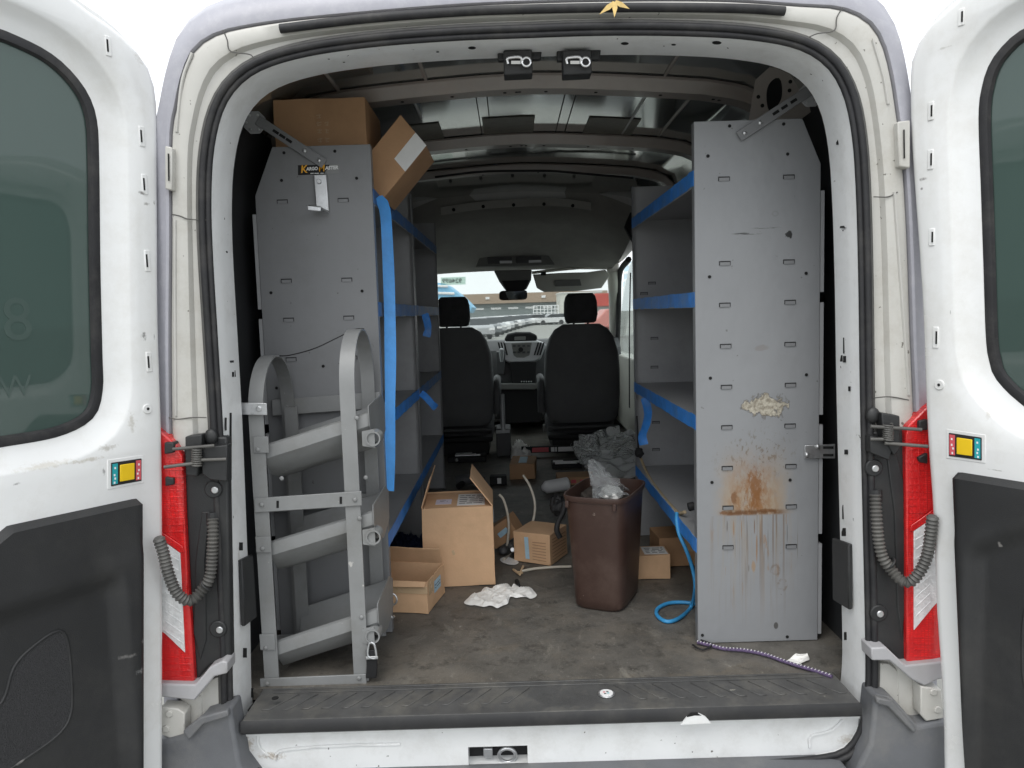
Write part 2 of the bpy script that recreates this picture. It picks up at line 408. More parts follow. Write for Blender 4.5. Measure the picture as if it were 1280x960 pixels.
def film(name, col=(.82, .85, .87), clear=.72, gloss=.2, share_=.6):
    m = bpy.data.materials.new(name); m.use_nodes = True
    nt = m.node_tree; N = nt.nodes; L = nt.links; N.clear()
    o = N.new('ShaderNodeOutputMaterial')
    tr = N.new('ShaderNodeBsdfTransparent'); tr.inputs[0].default_value = (.93, .95, .95, 1)
    df = N.new('ShaderNodeBsdfTranslucent'); df.inputs[0].default_value = C4(col)
    d2 = N.new('ShaderNodeBsdfDiffuse'); d2.inputs[0].default_value = C4(col)
    a0 = N.new('ShaderNodeMixShader'); a0.inputs[0].default_value = share_; L.new(df.outputs[0], a0.inputs[1]); L.new(d2.outputs[0], a0.inputs[2])
    a = N.new('ShaderNodeMixShader'); a.inputs[0].default_value = 1 - clear
    L.new(tr.outputs[0], a.inputs[1]); L.new(a0.outputs[0], a.inputs[2])
    g = N.new('ShaderNodeBsdfGlossy'); g.inputs['Roughness'].default_value = .12
    lw = N.new('ShaderNodeLayerWeight'); lw.inputs['Blend'].default_value = gloss
    nz = N.new('ShaderNodeTexNoise'); nz.inputs['Scale'].default_value = 22; nz.inputs['Detail'].default_value = 4
    bp = N.new('ShaderNodeBump'); bp.inputs['Strength'].default_value = .9; bp.inputs['Distance'].default_value = .02
    L.new(nz.outputs['Fac'], bp.inputs['Height']); L.new(bp.outputs[0], g.inputs['Normal']); L.new(bp.outputs[0], lw.inputs['Normal'])
    ga = N.new('ShaderNodeMath'); ga.operation = 'ADD'; ga.use_clamp = True; ga.inputs[1].default_value = .14; L.new(lw.outputs['Fresnel'], ga.inputs[0])
    b = N.new('ShaderNodeMixShader'); L.new(ga.outputs[0], b.inputs[0]); L.new(a.outputs[0], b.inputs[1]); L.new(g.outputs[0], b.inputs[2])
    L.new(b.outputs[0], o.inputs['Surface'])
    return m
M['poly'] = film('clear_polythene')

# ================================================================== the place outside
gz = -0.70
gm = mat('asphalt_lot', (.27, .27, .25), .9, var=.12, scale=.4, dirt=(.26, .26, .24), damt=.4, dscale=.1)
struct(MB().add([(-900, -300, gz), (900, -300, gz), (900, 1500, gz), (-900, 1500, gz)], [(0, 1, 2, 3)]).build('ground', gm))

# ================================================================== the van
van = thing('cargo_van', 'white cargo van seen from behind with both rear doors standing open', 'van')

# --- loops round the rear opening (traced at the plane of the opening, y = 0)
seal_px = [(287,905),(284,800),(279,680),(273,540),(266,420),(260,320),(258,250),(261,190),(272,140),(292,106),(325,82),(380,65),(460,53),(560,45),
  (660,41),(760,38),(860,39),(940,44),(1000,56),(1038,80),(1060,118),(1071,170),(1076,240),(1079,350),(1081,500),(1084,640),(1087,780),(1087,860),
  (1080,905),(1062,936),(1030,948),(950,955),(800,960),(640,964),(480,969),(360,970),(315,962),(296,940)]
NS = 220
SEAL = cat([P(u, v, 0.0) for u, v in seal_px], NS, True)
def offs(loop, d, Y):
    n = len(loop); out = []
    for i in range(n):
        t = loop[(i + 1) % n] - loop[i - 1]
        nn = Vector((-t.z, 0, t.x)).normalized()          # outward (loop runs clockwise seen from behind: left side going up)
        dd = d(nn) if callable(d) else d
        q = loop[i] + nn * dd
        out.append(Vector((q.x, Y, q.z)))
    return out
# seal: two rubber lips
mb = MB()
mb.tube(offs(SEAL, .007, -.010), .009, 8, True)
mb.tube(offs(SEAL, -.006, -.004), .008, 8, True)
seal = mb.build('door_seal', M['rubber'], van, smooth=60)
MB().tube(offs(SEAL, .018, -.004), .006, 6, True).build('seal_edge', M['conduit'], seal, smooth=60)
# jamb (straight back 0.12 m)
top = lambda a, b: (lambda n: -(a + b * max(0, n.z) ** 2))
mb = MB(); mb.loft([offs(SEAL, 0, 0.002), offs(SEAL, -.006, .008), offs(SEAL, top(.009, -.002), .07), offs(SEAL, top(.013, .0), .133),
                    offs(SEAL, top(.012, .0), .138), offs(SEAL, .03, .140)])
mb.build('door_jamb', M['jamb'], van, smooth=50)

# white rear frame out to the seam with the outer skin
seam_px = [(213,172),(218,138),(227,96),(241,62),(262,46),(285,37),(350,26),(450,16),(560,7),(640,3),(760,0),(900,0),(1000,6),(1053,10),(1088,27),
  (1105,55),(1115,93),(1122,138),(1130,200),(1136,300),(1140,420),(1145,540),(1150,700),(1154,860),(1154,985),(1120,1000),(700,1015),(260,1015),(228,990),(222,860),(216,700),(213,540),(212,420),(213,300)]
SEAM0 = cat([P(u, v, -.005) for u, v in seam_px], 400, True)
cx, cz = SEAL[0].x * 0 , 0.8
def hit(loop, ang):
    d = Vector((math.cos(ang), 0, math.sin(ang))); best = None
    for i in range(len(loop)):
        a = loop[i]; b = loop[(i + 1) % len(loop)]
        ax, az = a.x - cx, a.z - cz; bx, bz = b.x - cx, b.z - cz
        ca = ax * d.z - az * d.x; cb = bx * d.z - bz * d.x
        if (ca <= 0) != (cb <= 0):
            t = ca / (ca - cb); x = ax + (bx - ax) * t; z = az + (bz - az) * t
            if x * d.x + z * d.z > 0: best = Vector((cx + x, -.005, cz + z))
    return best
SEAM = [hit(SEAM0, math.atan2(p.z - cz, p.x - cx)) for p in SEAL]
def between(f, Y): return [Vector((a.x + (b.x - a.x) * f, Y, a.z + (b.z - a.z) * f)) for a, b in zip(SEAL, SEAM)]
mb = MB(); mb.loft([between(.0, .004), between(.25, .010), between(.45, .008), between(.52, -.006), between(.58, -.008), between(.86, -.010), between(.93, -.006), between(.95, .004), between(.99, .004)])
mb.build('rear_frame', M['white_frame'], van, smooth=40)
# outer skin: corner radius and roof gutter, then sides and roof running forward
o1 = lambda a, b: (lambda n: a + b * max(0, n.z) ** 1.5)
rings = [offs(SEAM, .0, .006), offs(SEAM, .002, -.008), offs(SEAM, o1(.008, .012), -.010), offs(SEAM, o1(.040, .020), .004), offs(SEAM, o1(.056, .040), .05), offs(SEAM, o1(.060, .055), .14)]
for Y in (1.0, 2.0, 3.3): rings.append(offs(SEAM, o1(.066, .085), Y))
def front(Y, dz, f):
    return [Vector((p.x * f, Y, min(p.z, 1.86) - dz * max(0, (p.z - .5) / 1.3))) for p in offs(SEAM, o1(.066, .085), Y)]
rings += [front(3.75, .10, 1.0)]
mb = MB(); mb.loft(rings)
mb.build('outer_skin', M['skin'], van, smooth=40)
# seam line and gaps in the frame paint (sealer beads)
for pts in ([(279,38),(284,50),(288,64),(312,68),(318,74)], [(1053,10),(1046,22),(1043,38),(1022,42),(1012,46)], [(215,268),(225,270),(236,274),(258,275)],
            [(1092,246),(1110,246),(1122,240)], [(211,522),(222,524),(240,522),(258,522)], [(1088,498),(1112,496),(1136,500)]):
    MB().tube(cat([P(u, v, -.010) for u, v in pts], 20), .0014, 6).build('sealer_bead', M['conduit'], van)
for pts in ([(240,66),(228,100),(222,150),(221,165)], [(1091,50),(1104,95),(1110,130)], [(219,275),(219,400),(220,520)], [(1118,240),(1128,380),(1136,494)]):
    MB().tube(cat([P(u, v, -.010) for u, v in pts], 24), .004, 6).build('paint_edge_strip', M['cream'] if 0 else M['header'], van)
# black strip above the opening
pts = [(350,36),(450,24),(560,15.5),(640,12),(760,9.5),(860,9.5),(935,11),(981,14)]
MB().tube(cat([P(u, v, -.020) for u, v in pts], 60), .0105, 10, up=(0, 1, 0)).build('rain_strip', M['rubber'], van, smooth=60)

# --- sill: step, lip, white sill face
sx0, sx1 = P(303, 905, -.02).x, P(1074, 880, -.02).x
mb = MB(); mb.box(sx0, sx1, -.030, .145, -.012, .004)
step = mb.build('sill_step', M['sill'], van, bevel=.006)
lipm = MB()
prof = [(-.030, .004), (-.036, -.006), (-.037, -.026), (-.030, -.032), (-.012, -.032), (-.012, -.004)]
lipm.loft([[Vector((x, a, b)) for a, b in prof] for x in (sx0, sx1)], True, True)
lipm.build('step_lip', M['lip'], step, smooth=40)
# chevron tread ribs, each its own piece
k = 0
proto = {}
for side in (-1, 1):
    for i in range(13):
        xc = side * (.10 + i * .052) + .01
        if not sx0 + .05 < xc < sx1 - .05: continue
        if abs(xc - P(758, 868, .02).x) < .05: continue
        if side not in proto:
            m2 = MB(); L = .032
            m2.prism([Vector((-side * .030 - .010, .045, 0)), Vector((-side * .030 + .010, .045, 0)), Vector((side * .030 + .010, -.035, 0)), Vector((side * .030 - .010, -.035, 0))], (0, 0, .0022))
            proto[side] = m2.build('tread_rib', M['sill'], step, bevel=.0012, seg=1)
            proto[side].location = (xc, .055, .004)
        else: share(proto[side], 'tread_rib', (xc, .055, .004), step)
for x0, x1, y in ((sx0 + .04, sx1 - .04, .108), (sx0 + .03, sx1 - .03, .128)):
    MB().box(x0, x1, y, y + .006, .004, .0065).build('tread_line', M['sill'], step, bevel=.001, seg=1)
MB().cyl(P(344, 873, .045) * 1, (0, 0, 1), .009, .002).build('screw_hole', M['hole'], step)
MB().cyl(P(861, 871, .045) * 1, (0, 0, 1), .009, .002).build('screw_hole', M['hole'], step)
bc = PZ(758, 868, .005)
bd = MB(); bd.cyl(bc, (0, 0, 1), .022, .004, 24); bd.build('badge_rim', M['zinc'], step, bevel=.001)
bd = MB(); bd.cyl(bc + Vector((0, 0, .004)), (0, 0, 1), .0175, .0015, 24); badge = bd.build('round_badge', M['whiteflat'], step)
for dx, dy, mm in ((-.006, .002, 'redflat'), (.003, .004, 'ink'), (.004, -.004, 'teal'), (-.004, -.006, 'ink')):
    MB().obox(bc + Vector((dx, dy, .006)), (.006, .0035, .0006)).build('badge_mark', M[mm], step)
# white sill face with the latch pocket
zb, zt = -.150, -.030
yf = .012
p0, p1 = P(585, 934, yf), P(660, 957, yf)
hx0, hx1, hz1, hz0 = p0.x, p1.x, p0.z, p1.z
def f3(x, z): return (x, yf - .0 + .02 * max(0, (z + .085)) / .045 * (1 if z > -.085 else 0), z)
ox0, ox1 = P(302, 930, yf).x, P(1078, 900, yf).x
mb = MB()
mb.holed([(ox0, -.20), (ox0, zt), (ox1, zt), (ox1, -.20)], [[(hx0, hz0), (hx0, hz1), (hx1, hz1), (hx1, hz0)]], lambda x, z: (x, yf, z))
for (a, b) in (((hx0, hz0), (hx0, hz1)), ((hx0, hz1), (hx1, hz1)), ((hx1, hz1), (hx1, hz0))):
    mb.add([(a[0], yf, a[1]), (b[0], yf, b[1]), (b[0], yf + .05, b[1]), (a[0], yf + .05, a[1])], [(0, 1, 2, 3)])
mb.box(ox0, ox1, yf - .006, yf + .002, -.031, -.058)
sillface = mb.build('sill_face', M['jamb'], van)
MB().box(hx0 - .01, hx1 + .01, yf + .048, yf + .052, hz0 - .02, hz1 + .01).build('latch_pocket', M['black'], sillface)
q = P(610, 940, .03); MB().box(q.x - .012, q.x + .012, .028, .05, q.z - .015, q.z + .010).build('latch_nut', M['zinc'], sillface, bevel=.002)
q = P(634, 944, .03); m2 = MB(); m2.ring(q, (0, 1, .2), .022, .005); m2.build('striker_loop', M['zinc'], sillface, smooth=60)
for pts in ([(345,950),(352,938),(420,932),(500,930)], [(1012,934),(1014,920),(1040,912),(1062,890)], [(322,915),(325,935),(345,950)]):
    MB().tube(cat([P(u, v, yf - .002) for u, v in pts], 24), .004, 6).build('sill_swage', M['jamb'], sillface, smooth=60)
pk = P(868, 900, -.04)                                  # torn notch in the lip that shows white
MB().prism([P(851, 906, -.041), P(858, 897, -.041), P(866, 892, -.041), P(874, 892, -.041), P(882, 896, -.041), P(889, 904, -.041)], (0, .004, 0)).build('lip_notch', M['jamb'], step)
MB().prism([P(859, 896.5, -.0415), P(864, 892, -.0415), P(872, 891.5, -.0415), P(877, 894.5, -.0415), P(868, 894.5, -.0415)], (0, .004, 0)).build('notch_gap', M['hole'], step)
# slots and plugs in the jambs
def jamb_patch(pts, X, name, m, th=.003, parent=van):
    poly = [PX(u, v, X) for u, v in pts]
    return MB().prism(poly, (math.copysign(th, -X), 0, 0)).build(name, m, parent, bevel=.0008 if th > .002 else 0, seg=1)
XL, XR = -.762, .812

# --- cargo floor, walls, roof panel
mb = MB(); NX, NY = 60, 120
def flz(x, y): return .0005 * nz3((x, y, 0), 6) 
mb.box(-.90, .90, .145, 5.3, -.03, .0)
mb.build('floor_mat', M['floor'], van)
prof = [(-.90, -.01), (-.90, 1.25), (-.885, 1.50), (-.86, 1.62)]
for s, nm in ((1, 'side_wall'), (-1, 'side_wall')):
    mb = MB(); mb.loft([[Vector((s * x, y, z)) for x, z in prof] for y in (.142, 1.2, 2.4, 3.4)], False)
    mb.build(nm, M['wall'], van, recalc=False)
roofp = [(-.86, 1.62), (-.80, 1.715), (-.72, 1.752), (-.60, 1.773), (-.45, 1.786), (-.3, 1.797), (-.15, 1.806), (0, 1.810)]
roofp = roofp + [(-x, z) for x, z in reversed(roofp[:-1])]
mb = MB(); mb.loft([[Vector((x, y, z)) for x, z in roofp] for y in (.10, .6, 1.1, 1.6, 2.2, 2.8, 3.4)], False)
roof = mb.build('roof_panel', M['roofpaint'], van, smooth=60)
def rz(x):
    for (a, za), (b, zb_) in zip(roofp, roofp[1:]):
        if a <= x <= b: return za + (zb_ - za) * (x - a) / (b - a)
    return 1.55
# stamped ridges along the roof and black seams
for x, y0, y1, m_, r in ((-.33, .2, .72, 'bow', .006), (-.62, .2, .72, 'bow', .006), (.46, .2, .72, 'bow', .005), (.44, .90, 1.55, 'zinc', .005), (-.40, .90, 1.2, 'zinc', .005), (.60, .90, 1.55, 'bow', .005)):
    MB().tube([(x, y0, rz(x) - .003), (x, y1, rz(x) - .003)], r, 8).build('roof_ridge', M[m_], roof, smooth=60)
for x in (-.175, -.135, .15, .19):
    MB().tube([(x, .80, rz(x) - .001), (x, 1.58, rz(x) - .001)], .0022, 6).build('roof_seam', M['rubber'], roof)
for (x0, x1) in ((-.475, -.34), (-.165, .05), (.27, .48)):
    mb = MB(); n = 6
    a = [Vector((x0 + (x1 - x0) * i / n, 1.30, rz(x0 + (x1 - x0) * i / n) - .004)) for i in range(n + 1)]
    b = [p + Vector((0, .27, 0)) for p in a]
    mb.loft([a, b, [p + Vector((0, 0, .003)) for p in b], [p + Vector((0, 0, .003)) for p in a]], False, False)
    mb.build('deadening_pad', M['pad'], roof)
# roof bows (hat sections) with their holes
hole_m = MB().cyl((0, 0, 0), (0, 0, 1), .006, .003, 10)
hole0 = None
def bow(y0, y1, drop, holes, m=M['bow']):
    global hole0
    xs = [-.86 + 1.72 * i / 40 for i in range(41)]
    def zz(x, d):
        return rz(max(-.855, min(.855, x))) - d
    prof = [(y0, .0), (y0 + .012, drop), (y1 - .012, drop), (y1, .0)]
    prof = [(y0 - .02, .004), (y0, .006), (y0 + .014, drop), (y1 - .014, drop), (y1, .006), (y1 + .02, .004)]
    mb = MB(); mb.loft([[Vector((x, yy, zz(x, d))) for yy, d in prof] for x in xs], False)
    o = mb.build('roof_bow', m, van, smooth=35)
    for x in holes:
        z = zz(x, drop) - .0015
        if hole0 is None:
            hole0 = hole_m.build('bolt_hole', M['hole'], o); hole0.location = (x, (y0 + y1) / 2, z)
        else: share(hole0, 'bolt_hole', (x, (y0 + y1) / 2, z), o)
    return o
b1 = bow(.75, .85, .045, [-.42, -.25, -.07, -.03, -.02, .07, .24, .46, .64, .66])
for x0, x1 in ((-.30, -.21), (-.10, -.03), (.03, .09), (.12, .2), (.24, .31)):
    MB().box(x0, x1, 0.856, .872, rz((x0 + x1) / 2) - .030, rz((x0 + x1) / 2) - .010).build('bow_tab', M['cablight'], b1, bevel=.002)
b2 = bow(1.60, 1.70, .045, [-.25, -.05, 0, .02, .1, .3, .5])
b3 = bow(2.30, 2.38, .04, [-.2, .1, .3, .5])
MB().tube(cat([(-.45, 2.26, 1.745), (-.2, 2.24, 1.762), (.1, 2.25, 1.76), (.2, 2.23, 1.75), (.26, 2.24, 1.745), (.6, 2.26, 1.71)], 40), .006, 6).build('roof_wire', M['black'], van)
# trim bar in front of the cab roof, pinkish primer with holes
a, b = P(551, 262, 3.2), P(738, 256, 3.2)
pts = [P(551, 264, 3.2), P(600, 257, 3.2), P(650, 253.5, 3.2), P(700, 253, 3.2), P(739, 258, 3.2)]
mb = MB(); mb.strap(cat(pts, 20), (0, .012, .050), .010)
tb = mb.build('cab_roof_bar', M['header'], van, bevel=.002)
for u, v in ((567, 262), (604, 258), (642, 256), (680, 255), (716, 257)):
    MB().cyl(P(u, v, 3.18), (0, 1, 0), .011, .01, 12).build('bolt_hole', M['hole'], tb)
gus = [P(u, v, .52) for u, v in ((936,150),(944,100),(962,84),(992,84),(1016,100),(1030,128),(1000,150),(968,160))]
g_ = MB(); ovl = cat2([(958,118),(962,104),(972,97),(977,104),(977,122),(970,134),(961,138)], 24)
g_.holed([(936,150),(944,100),(962,84),(992,84),(1016,100),(1030,128),(1000,150),(968,160)], [ovl], lambda u, v: P(u, v, .52))
g_.loft([[P(u, v, .52 + d) for u, v in ovl] for d in (0, .03)])
gus = g_.build('corner_gusset', M['bow'], van, recalc=False)
MB().prism([P(u, v, .60) for u, v in ((950,145),(955,92),(982,92),(985,140))], (0, .01, 0)).build('gusset_back', M['wall'], gus)
for u, v in ((988, 102), (987, 113), (948, 121), (953, 132)): MB().cyl(P(u, v, .519), (0, 1, 0), .006, .002, 10).build('gusset_hole', M['hole'], gus)
# header: two black latch units with chrome strikers
for u0 in (649, 723):
    r = MB(); Y = .105
    c = P(u0 + 1, 71, Y)
    pl = MB(); pl.prism([P(u0 - 27, 57 , Y), P(u0 + 29, 55, Y), P(u0 + 27, 74, Y), P(u0 - 27, 76, Y)], (0, .02, 0))
    base = pl.build('door_latch', M['plastic'], van, bevel=.004)
    MB().prism([P(u0 - 20, 63, Y - .022), P(u0 + 16, 62, Y - .022), P(u0 + 17, 92, Y - .008), P(u0 - 19, 94, Y - .008)], (0, .05, 0)).build('latch_housing', M['plastic'], base, bevel=.003)
    pts = [P(u0 - 14, 80, Y - .026), P(u0 - 15, 74, Y - .028), P(u0 - 10, 72, Y - .03), P(u0 + 2, 72, Y - .03), P(u0 + 3, 80, Y - .026)]
    MB().tube(cat(pts, 20), .0042, 8).build('latch_bar', M['chrome'], base, smooth=60)
    MB().prism([P(u0 - 10, 76, Y - .026), P(u0 + 2, 76, Y - .026), P(u0 + 2, 80, Y - .024), P(u0 - 10, 80, Y - .024)], (0, .004, 0)).build('latch_plate', M['chrome'], base)
    MB().ring(P(u0 + 9, 77.5, Y - .028), (0, 1, 0), .0105, .0035, 20).build('latch_ring', M['chrome'], base, smooth=60)
    MB().cyl(P(u0 + 9, 77.5, Y - .028), (0, 1, 0), .007, .006).build('latch_pin', M['black'], base)
# holes along the header
for u, v, a in ((431, 69, 5), (590, 60, 5), (547, 65, 2), (411, 74, 1.5), (781, 54.5, 5), (842, 56, 3), (896, 53.5, 6), (430, 78, 1.5)):
    p = P(u, v, .07)
    i = min(range(NS), key=lambda k: (SEAL[k].x - p.x) ** 2 + (SEAL[k].z - p.z) ** 2)
    ell = MB(); rr = a * .0021
    ell.add([P(u + a * math.cos(t * .5236), v + a * .38 * math.sin(t * .5236), .055) for t in range(12)] , [tuple(range(12))])
    # project on the header underside: the plane of the jamb ring between y .06 and .113
    cpt = ray(u, v); z0 = SEAL[i].z - .02; 
    vs_ = []
    for t in range(12):
        d = ray(u + a * math.cos(t * .5236), v + a * .38 * math.sin(t * .5236))
        # header slopes: z = zseal - (.020 + (.043-.020)*(y-.06)/.053)
        zs = SEAL[i].z
        A = (.013 - .007) / .063
        # CAM.z + d.z s = zs - .020 - A (CAM.y + d.y s - .06) - .0015
        s = (zs - .0085 - A * (CAM.y - .07) - CAM.z) / (d.z + A * d.y)
        vs_.append(CAM + d * s)
    h = MB(); h.add(vs_, [tuple(range(12))]); h.build('header_hole', M['hole'], van, recalc=False)

# ------------------------------------------------------------------ rear doors
def sstep(a, b, x):
    t = max(0, min(1, (x - a) / (b - a))); return t * t * (3 - 2 * t)
def poly_off(loop, d):
    """offset a closed 2-D loop; d > 0 grows it"""
    n = len(loop)
    area = sum(loop[i][0] * loop[(i + 1) % n][1] - loop[(i + 1) % n][0] * loop[i][1] for i in range(n))
    sg = 1 if area > 0 else -1
    out = []
    for i in range(n):
        tx = loop[(i + 1) % n][0] - loop[i - 1][0]; tz = loop[(i + 1) % n][1] - loop[i - 1][1]
        l = math.hypot(tx, tz) or 1
        out.append((loop[i][0] + sg * tz / l * d, loop[i][1] - sg * tx / l * d))
    return out

class Frame:
    def __init__(self, H, ang, side):
        self.H = Vector((H[0], H[1], 0)); a = rad(ang)
        self.d = Vector((side * math.sin(a), -math.cos(a), 0))
        self.n = Vector((-side * math.cos(a), -math.sin(a), 0))
    def hit(self, u, v, t=0.0):
        r = ray(u, v); p = self.H + self.n * t
        return CAM + r * ((p - CAM).dot(self.n) / r.dot(self.n))
    def sz(self, u, v, t=0.0):
        q = self.hit(u, v, t) - self.H
        return (q.dot(self.d), q.z)
    def f(self, s, z, t=0.0):
        q = self.H + self.d * s + self.n * t; return Vector((q.x, q.y, z))

def rear_door(side, H, ang, edge_px, win_px, panel_px, rec_px, slits, plug, decal, label):
    F = Frame(H, ang, side)
    root = MB()
    edge = [F.sz(u, v) for u, v in edge_px]                      # bottom to top along the hinge side
    s_far = .80
    outl = [(edge[0][0], -.62)] + edge + [(edge[-1][0] + .10, edge[-1][1] + .045), (edge[-1][0] + .25, edge[-1][1] + .075), (s_far, edge[-1][1] + .085), (s_far, -.62)]
    k = len(edge)
    curve = cat2(edge + [(edge[-1][0] + .10, edge[-1][1] + .045), (edge[-1][0] + .25, edge[-1][1] + .075), (s_far, edge[-1][1] + .085)], 70, False)
    OL = [(edge[0][0], -.62)] + curve + [(s_far, -.62)]
    win = [F.sz(u, v, -.038) for u, v in win_px]
    wl = win + [(.60, win[-1][1] - .015), (.68, win[-1][1] + .06), (.70, 1.0), (.68, win[0][1] - .02), (.60, win[0][1] + .05)]
    W0 = cat2(wl, 120)
    W1 = poly_off(W0, .012); W2 = poly_off(W0, .040); W2b = poly_off(W0, .049); W3 = poly_off(W0, .056)
    OLi = poly_off(OL, -.014)
    # flat skin with the window hole, reveal rings
    root.holed(OLi, [W3], lambda s, z: F.f(s, z, 0))
    root.loft([[F.f(s, z, t) for s, z in W] for W, t in ((OLi, 0), (poly_off(OL, -.006), -.0015), (OL, -.006))])
    root.loft([[F.f(s, z, t) for s, z in W] for W, t in ((W3, 0), (W2b, -.004), (W2, -.016), (W1, -.026), (W0, -.029), (W0, -.040))])
    # folded edge and outer skin (taller and wider than the inner)
    OE = poly_off(OL, .004); OF = poly_off(OL, .006)
    root.loft([[F.f(s, z, t) for s, z in W] for W, t in ((OL, -.006), (OE, -.012), (OE, -.050))])
    OS = [(s - .012, z + (.035 if z > 0 else 0)) for s, z in OL]
    root.holed(OS, [poly_off(W0, -.01)], lambda s, z: F.f(s, z, -.052))
    root.holed(OS, [poly_off(W0, -.01)], lambda s, z: F.f(s, z, -.066))
    root.loft([[F.f(s, z, t) for s, z in OS] for t in (-.052, -.066)])
    door = root.build('rear_door', M['white'], van, smooth=35, label=label)
    # raised vertical swage between window and edge
    # rubber frame and glass
    g = MB(); GI = poly_off(W0, -.022)
    g.loft([[F.f(s, z, t) for s, z in W] for W, t in ((poly_off(W0, .002), -.030), (poly_off(W0, -.003), -.027), (poly_off(W0, -.018), -.030), (GI, -.038))])
    g.build('window_seal', M['rubber'], door, smooth=50)
    g = MB(); g.prism([F.f(s, z, -.040) for s, z in poly_off(W0, -.004)], F.n * -.004)
    g.build('window_glass', M['doorglass'], door)
    # trim panel: grid with its relief
    top = [F.sz(u, v, .026) for u, v in panel_px]                      # hinge side to far side
    s0 = top[0][0]; s1 = .70
    def ztop(s):
        for (a, za), (b, zb_) in zip(top, top[1:]):
            if s <= b: return za + (zb_ - za) * (s - a) / (b - a)
        return top[-1][1] - (s - top[-1][0]) * .9 if s < top[-1][0] + .12 else top[-1][1] - .108
    zb_ = -.56
    dg = [F.sz(u, v) for u, v in rec_px]                          # three points: diagonal far, diagonal near, lower near
    def relief(s, z):
        zd = dg[1][1] + (dg[0][1] - dg[1][1]) * (s - dg[1][0]) / (dg[0][0] - dg[1][0])
        m = sstep(dg[1][0] - .012, dg[1][0] + .022, s) * sstep(0, .05, zd - z)
        return -.020 * m + .004 * sstep(.0, .03, zd + .04 - z) * (1 - m) * sstep(dg[1][0] + .05, dg[1][0], s)
    mb = MB(); na, nb = 60, 90; rings = []
    eb = F.sz(184, 960, .026) if side < 0 else F.sz(1199, 940, .026)
    def sedge(z): return top[0][0] + (eb[0] - top[0][0]) * (z - top[0][1]) / (eb[1] - top[0][1])
    for i in range(na + 1):
        a = i / na; s = s0 + (s1 - s0) * a; zt_ = ztop(s) ; col = []
        zt_ -= .010 * max(0, 1 - (s - s0) / .015) ** 2
        for j in range(nb + 1):
            b = j / nb; z = zb_ + (zt_ - zb_) * b
            se = sedge(z); s = se + (s1 - se) * a
            ed = min((s - se) / .012, (s1 - s) / .012, (zt_ - z) / .012, (z - zb_) / .012)
            t = -.004 + .030 * sstep(0, 1, ed) + relief(s, z)
            col.append(F.f(s, z, t))
        rings.append(col)
    mb.loft(rings, False)
    panel = mb.build('trim_panel', M['trim'], door, smooth=60, recalc=False)
    sp = [(.345,.0)]
    SPK = [F.sz(u, v, .0) for u, v in spk_px] if side < 0 else SPKL[0]
    if side < 0: SPKL[0] = SPK
    loop = cat2(SPK, 60)
    MB().tube([F.f(s, z, .026 + relief(s, z)) for s, z in loop], .0035, 8, True).build('speaker_rim', M['trim'], panel, smooth=60)
    g = MB(); g.holed(poly_off(loop, -.002), [], lambda s, z: F.f(s, z, .0275 + relief(s, z)))
    g.build('speaker_grille', M['grille'], panel)
    # slotted bumps
    for (u, v0, v1) in slits:
        a = F.sz(u, v0); b = F.sz(u, v1); zc = (a[1] + b[1]) / 2; h = abs(a[1] - b[1])
        m2 = MB(); m2.obox((0, 0, 0), (.015, .005, h * 1.7)); 
        o = m2.build('slot_bump', M['white'], door, bevel=.0024, seg=3)
        o.matrix_local = Matrix.Translation(F.f(a[0], zc, .0)) @ Matrix((F.d, -F.n, Vector((0, 0, 1)))).transposed().to_4x4()
        m2 = MB(); m2.obox((0, 0, 0), (.0035, .002, h))
        o = m2.build('slot', M['hole'], door)
        o.matrix_local = Matrix.Translation(F.f(a[0] + .003, zc, .0031)) @ Matrix((F.d, -F.n, Vector((0, 0, 1)))).transposed().to_4x4()
    p = F.hit(*plug)
    MB().cyl(p - F.n * .002, F.n, .012, .005, 20).build('plug_rim', M['white'], door, bevel=.0015)
    MB().cyl(p + F.n * .0035, F.n, .0035, .0006, 12).build('plug_hole', M['hole'], door)
    # release plate: dark surround, yellow lever, red and teal strips
    (ua, va), (ub, vb), (uc, vc), (ud, vd) = decal               # corners: near-hinge top, far top, far bottom, near-hinge bottom
    c = [F.sz(*q, .003) for q in decal]
    def bil(a, b):
        s = (c[0][0] * (1 - a) + c[1][0] * a) * (1 - b) + (c[3][0] * (1 - a) + c[2][0] * a) * b
        z = (c[0][1] * (1 - a) + c[1][1] * a) * (1 - b) + (c[3][1] * (1 - a) + c[2][1] * a) * b
        return s, z
    def quad(a0, a1, b0, b1, t, th, nm, m, bev=0.0):
        return MB().prism([F.f(*bil(a0, b0), t), F.f(*bil(a1, b0), t), F.f(*bil(a1, b1), t), F.f(*bil(a0, b1), t)], F.n * th).build(nm, m, door, bevel=bev)
    quad(-.10, 1.10, -.14, 1.12, -.001, .0025, 'release_recess', M['white'], .0012)
    quad(0, 1, 0, 1, .0016, .002, 'release_plate', M['black'], .001)
    quad(.27, .74, .14, .86, .0036, .004, 'release_lever', M['yellow'], .0015)
    quad(.03, .20, .06, .93, .0036, .0008, 'warning_strip', M['redflat'])
    quad(.80, .97, .06, .93, .0036, .0008, 'warning_strip', M['teal'])
    for a, b in ((.08, .2), (.08, .45), (.12, .6), (.1, .8), (.86, .2), (.88, .5), (.86, .65), (.88, .82)):
        quad(a, a + .05, b, b + .09, .0045, .0003, 'warning_mark', M['whiteflat'])
    return F, door

